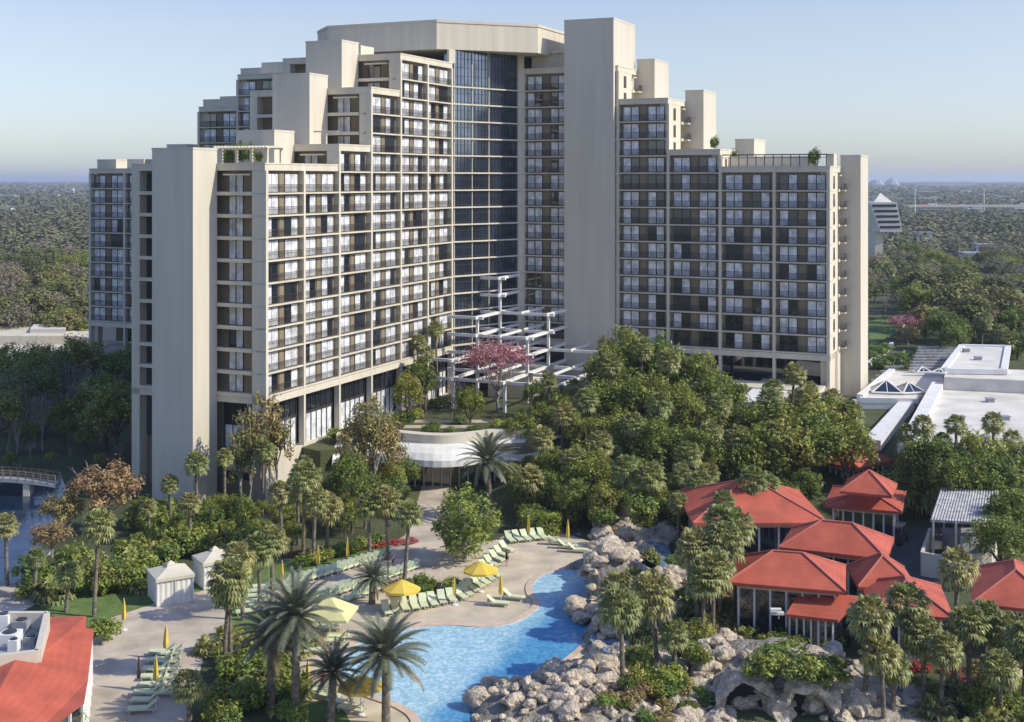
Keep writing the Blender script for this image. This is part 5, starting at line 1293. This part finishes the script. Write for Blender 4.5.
# farther canopy as one mass
s = MB(); rw2 = random.Random(5)
def lump(x, y, r, h, n):
    LF = .19 if n > 30 else .28
    for i in range(n):
        e = rdir(rw2); e.z = abs(e.z); q = Vector((x, y, 0))+Vector((e.x*r, e.y*r, h*(.35+.65*e.z)*rw2.uniform(.8,1.1)))
        leafquad(s, q, (e+Vector((0,0,.6))+rdir(rw2)*.18).normalized(), rw2, r*LF*rw2.uniform(.6,1.3), r*LF*.8)
for (x, y) in spill: lump(x, y, 4.6, 10, 46)
Y = 600
while Y < 9000:
    stepx = 9*(Y/600)**.75
    x = PY(-500, Y)
    while x < PY(1500, Y):
        px = CX+F*x/Y; gap = noise.noise(Vector((x*.004, Y*.002, 0)))
        near = (-120 < px < 170) or (850 < px < 1190)
        if gap > -.32 and (near or rw2.random() < .35) and not clear(x, Y) and not (1180 < Y < 1530 and px > 860):
            lump(x+rw2.uniform(-4,4)*stepx/9, Y+rw2.uniform(-5,5)*stepx/9, stepx*.72, 8+5*rw2.random()+Y*.0006, 34 if near and Y < 2500 else 14 if near else 6)
        x += stepx*rw2.uniform(.8,1.5)
    Y += stepx*rw2.uniform(1.1,1.6)*(1 if Y < 2000 else 1.5)
tag(s.build('distant_woods', M['wood']), 'far-off mass of treetops reaching to the horizon', 'woodland', kind='stuff')
# ---------------------------------------------------------------- far buildings, highway, masts
def fbox(px, pyb, w, d, h, label, m='white', roofm='grey', name='distant_building', group='small distant buildings'):
    Y = F*CZ/(pyb-HY); x = PY(px, Y); o = empty(name, (x, Y, 0), label, 'building', group)
    s = MB(); s.box(x-w/2, x+w/2, Y, Y+d, 0, h); s.build('wall', M[m], o)
    s = MB(); s.box(x-w/2-.5, x+w/2+.5, Y-.5, Y+d+.5, h, h+.8); s.build('roof', M[roofm], o)
    s = MB(); 
    for k in range(max(1, int(h/4))):
        s.box(x-w/2+1, x+w/2-1, Y-.12, Y+.05, 1.5+k*4, 3.2+k*4)
    s.build('window_band', M['glass'], o); return o
x, Y = P(884, 238, 0); Y = 545; x = PY(885, Y)
tb = empty('inverted_office_block', (x, Y, 0), 'white office block whose banded face leans outward above the trees', 'office building')
s = MB(); zt = ZP(202, Y); zb_ = ZP(232, Y)
wl_, wr2 = PY(869, Y), PY(897, Y); ln = 3.4
def tilt(px_, z): t = (z-zb_)/(zt-zb_); return px_- ln*t + 3.0
s.v += [(tilt(wl_+2, zb_), Y, zb_), (tilt(wr2, zb_), Y+2, zb_), (tilt(wr2+0, zb_), Y+16, zb_), (tilt(wl_+2, zb_), Y+16, zb_), (tilt(wl_-1, zt), Y-5, zt), (tilt(wr2-.5, zt), Y-3, zt), (tilt(wr2-.5, zt), Y+16, zt), (tilt(wl_-1, zt), Y+16, zt)]
for q in ((0,3,2,1),(4,5,6,7),(0,1,5,4),(1,2,6,5),(2,3,7,6),(3,0,4,7)): s.f.append(q); s.m.append(0)
V8 = s.v[:]; s.build('wall', M['white'], tb)
s = MB()
for k in range(5):
    t0 = .12+k*.18; t1 = t0+.085
    def L3(a, b, t): return tuple(a[i]+(b[i]-a[i])*t for i in range(3))
    A_ = L3(V8[0], V8[4], t0); B_ = L3(V8[1], V8[5], t0); C_ = L3(V8[1], V8[5], t1); D_ = L3(V8[0], V8[4], t1)
    e = [L3(A_, B_, .05), L3(A_, B_, .95), L3(D_, C_, .95), L3(D_, C_, .05)]; s.quad(*[(p[0], p[1]-.15, p[2]) for p in e])
s.build('window_band', M['bronze'], tb)
s = MB(); s.box(PY(877, Y), PY(885, Y), Y+3, Y+14, 0, zb_+.1); s.build('stem', M['cream'], tb)
s = MB(); c_ = (PY(883, Y), Y+4); s.v += [(c_[0]-4, c_[1]-4, zt), (c_[0]+4, c_[1]-4, zt), (c_[0]+4, c_[1]+4, zt), (c_[0]-4, c_[1]+4, zt), (c_[0], c_[1], zt+4)]
for i in range(4): s.f.append((i, (i+1) % 4, 4)); s.m.append(0)
s.build('roof_pyramid', M['whiteroof'], tb)
fbox(952, 189, 190, 60, 26, 'long white flat arena-like building near the horizon at right', name='distant_arena', group=None)
rw3 = random.Random(8)
for i, (px, py, w) in enumerate([(905,205,26),(918,208,20),(930,213,30),(960,203,36),(985,206,22),(1005,204,28),(975,212,18),(1018,207,24),(945,206,18),(892,207,14),(1030,212,40)]):
    fbox(px, py, w, 14, rw3.uniform(5,9), '%s pale building from the left in the line among trees beyond the highway' % ordn(i), rw3.choice(['white','cream']), group='pale buildings beyond the highway')
for i, (px, py, w) in enumerate([(10,206,26),(28,203,14),(12,224,18),(22,226,14),(2,216,20),(-20,220,30),(70,212,16),(50,208,18)]):
    fbox(px, py, w, 14, rw3.uniform(5,9), '%s small white building among the left woods' % ordn(i), 'white', group='white buildings in the left woods')
for i in range(34):
    px = rw3.choice([rw3.uniform(872,1060), rw3.uniform(872,1060), rw3.uniform(-40,90)]); fbox(px, rw3.uniform(190,206), rw3.uniform(14,34), 14, rw3.uniform(9,14), 'tiny pale roof showing above the far woods at %s' % ('right' if px > 500 else 'left'), rw3.choice(['white','cream','tan']), roofm=rw3.choice(['whiteroof','grey','slat']), group='tiny pale roofs in the far woods at %s' % ('right' if px > 500 else 'left'))
fbox(985, 262, 8, 8, 8, 'small white building in the right woods below the highway', group=None); fbox(925, 252, 8, 8, 10, 'pale house in the dark trees below the masts', group=None); fbox(975, 275, 8, 8, 8.5, 'pale roof farther down in the right woods', group=None)
# domes at the horizon
Y = 5200
for (p0, p1, top, lb_) in ((884, 900, 177, 'right pale tent-like dome on the horizon'), (868, 885, 179, 'left pale tent-like dome on the horizon')):
    xa, xb = PY(p0, Y), PY(p1, Y); c_ = (xa+xb)/2; r_ = (xb-xa)/2; s = MB(); s.lathe([(r_, 0), (r_, 18), (r_*.6, 34), (.5, ZP(top, Y))], 10, (c_, Y)); o = s.build('distant_dome', M['grey'], None, off=(c_, Y, 0)); o.location = (c_, Y, 0); tag(o, lb_, 'dome')
# highway
Y = 1465; s = MB(); s.box(PY(905, Y), PY(1600, Y), Y-12, Y+12, 8.2, 9.0); tag(s.build('highway', M['path']), kind='structure')
hb = empty('highway_barrier', (PY(1000, Y), Y, 6.6), 'long pale concrete barrier along the elevated highway', 'barrier')
s = MB(); s.box(PY(905, Y), PY(1600, Y), Y-12.4, Y-12, 7.0, 9.9); s.build('wall', M['cream'], hb)
cm = {}
for c_ in ('white', 'grey', 'glass', 'red'):
    s = MB(); s.mat(0); s.box(-2.4, 2.4, -.95, .95, .35, 1.0); s.mat(1); s.box(-1.3, 1.5, -.85, .85, 1.0, 1.55); s.mat(2)
    for q in ((-1.5,-.95),(-1.5,.95),(1.5,-.95),(1.5,.95)): s.tube([(q[0], q[1]-.1, .35), (q[0], q[1]+.1, .35)], .34, 8)
    cm[c_] = s.mesh('car', [M[c_], M['glass'], M['dark']])
for i in range(26):
    px = 912+i*4.6+rw3.uniform(-1,1); big = rw3.random() < .35
    o = inst('car' if not big else 'lorry', cm[rw3.choice(['white','white','grey','red'])], None, (PY(px, Y), Y+rw3.choice([-8,-4,3,7]), 9.0), 0, (1,1,1) if not big else (2.2,1.2,2.4)); tag(o, 'tiny %s on the elevated highway' % ('car' if not big else 'tall lorry'), 'car' if not big else 'lorry', 'vehicles on the highway')
for i, (px, top, Yp) in enumerate(((915,190,1430),(984,190,1500),(1012,200,1600),(935,200,1700))):
    x = PY(px, Yp); o = empty('light_mast', (x, Yp, 0), '%s light mast from the left along the highway' % ['tall first','second','third','fourth'][i], 'mast', 'light masts along the highway'); s = MB(); s.tube([(x, Yp, 0), (x, Yp, ZP(top, Yp))], [.7, .45], 6); s.build('pole', M['white'], o)
    s = MB(); s.lathe([(.2, ZP(top, Yp)), (2.2, ZP(top, Yp)), (2.2, ZP(top, Yp)+.8), (.2, ZP(top, Yp)+.9)], 8, (x, Yp)); s.build('lamp_ring', M['white'], o)
# fountain-like pale tree near the right wing
place_tree(885, 290, 300, 'beside the lane beyond the right wing', 'bare_tree', [BB], CT, 10.5, 'frosty grey bare tree', None, 1.0)
for i in range(24): 
    x, y = P(rv.uniform(930,1030), rv.uniform(318,345), 0); place_palm(CX+F*x/y, 0, ZP(0,1) if 0 else HY+F*(CZ-rv.uniform(6,9))/y, 'in the belt behind the white roofs', Yw=y, cs=1.3)
for i in range(46):
    px = rv.uniform(898, 1060); Y = rv.uniform(240, 292); 
    if px < 940: continue
    wh = 'in the belt behind the white roofs'; q = rv.random()
    if q < .4: place_palm(px, 0, HY+F*(CZ-H(PY(px, Y), Y)-rv.uniform(5.5, 8.5))/Y, wh, Yw=Y, cs=1.5)
    else: place_tree(px, HY+F*(CZ-H(PY(px, Y), Y)-rv.uniform(6, 9))/Y, Y, wh, 'broadleaf_tree', BC+WC, BT, 10.8, 'green broadleaf tree', 'broadleaf trees '+wh, 1.15)
for i in range(16): shrub(rv.uniform(872, 912), rv.uniform(352, 372), 1.5, 'beside the white garden wall right of the hotel', rv.choice(['green','bright','palm']))
sheet('lawn', [(870,372),(868,345),(885,335),(920,345),(905,350),(880,366)], 0, M['lawn']).location.z = H(*P(880,350))+.15
# haze
hz = bpy.data.meshes.new('haze'); hs_ = MB(); hs_.box(-46500, 46500, -1500, 46500, -1.2, 75); 
ho = hs_.build('haze', bpy.data.materials.new('haze_air')); tag(ho, kind='stuff')
hm = ho.data.materials[0]; hm.use_nodes = True; nn_ = hm.node_tree.nodes; nn_.remove(nn_['Principled BSDF']); pv = nn_.new('ShaderNodeVolumePrincipled'); pv.inputs['Color'].default_value = (.80,.88,1.0,1); pv.inputs['Density'].default_value = 1.25e-4; pv.inputs['Anisotropy'].default_value = .2
hm.node_tree.links.new(pv.outputs[0], nn_['Material Output'].inputs['Volume'])

# smallest shrubs become one mass of planting
sh_ = [o for o in COL.objects if o.parent is None and o.name.startswith('shrub') and o.type == 'MESH']
sh_.sort(key=lambda o: -o.scale[0]/max(1, o.location.y))
ms_ = []; pm_ = MB()
for o in sh_[285:]:
    me = o.data; m_ = me.materials[0]
    if m_ not in ms_: ms_.append(m_)
    mt = Matrix.Translation(o.location) @ Matrix.Rotation(o.rotation_euler.z, 4, 'Z') @ Matrix.Diagonal((*o.scale, 1))
    n_ = len(pm_.v); pm_.v += [tuple(mt @ v.co) for v in me.vertices]; pm_.f += [tuple(n_+k for k in p.vertices) for p in me.polygons]; pm_.m += [ms_.index(m_)]*len(me.polygons)
    bpy.data.objects.remove(o)
tag(pm_.build('low_planting', ms_), 'low mixed planting filling the beds', 'planting', kind='stuff')
# ---------------------------------------------------------------- tell look-alikes apart by their place in a row
from collections import defaultdict
dd_ = defaultdict(list)
for o in COL.objects:
    if o.parent is None and o.get('label') and not o.get('kind'): dd_[o['label']].append(o)
for lab, os_ in dd_.items():
    if 1 < len(os_) <= 60 and len(lab.split()) <= 12:
        os_.sort(key=lambda o: o.location.x/max(1, o.location.y))
        for i, o in enumerate(os_): o['label'] = '%s, %s from left' % (lab, ordn(i))
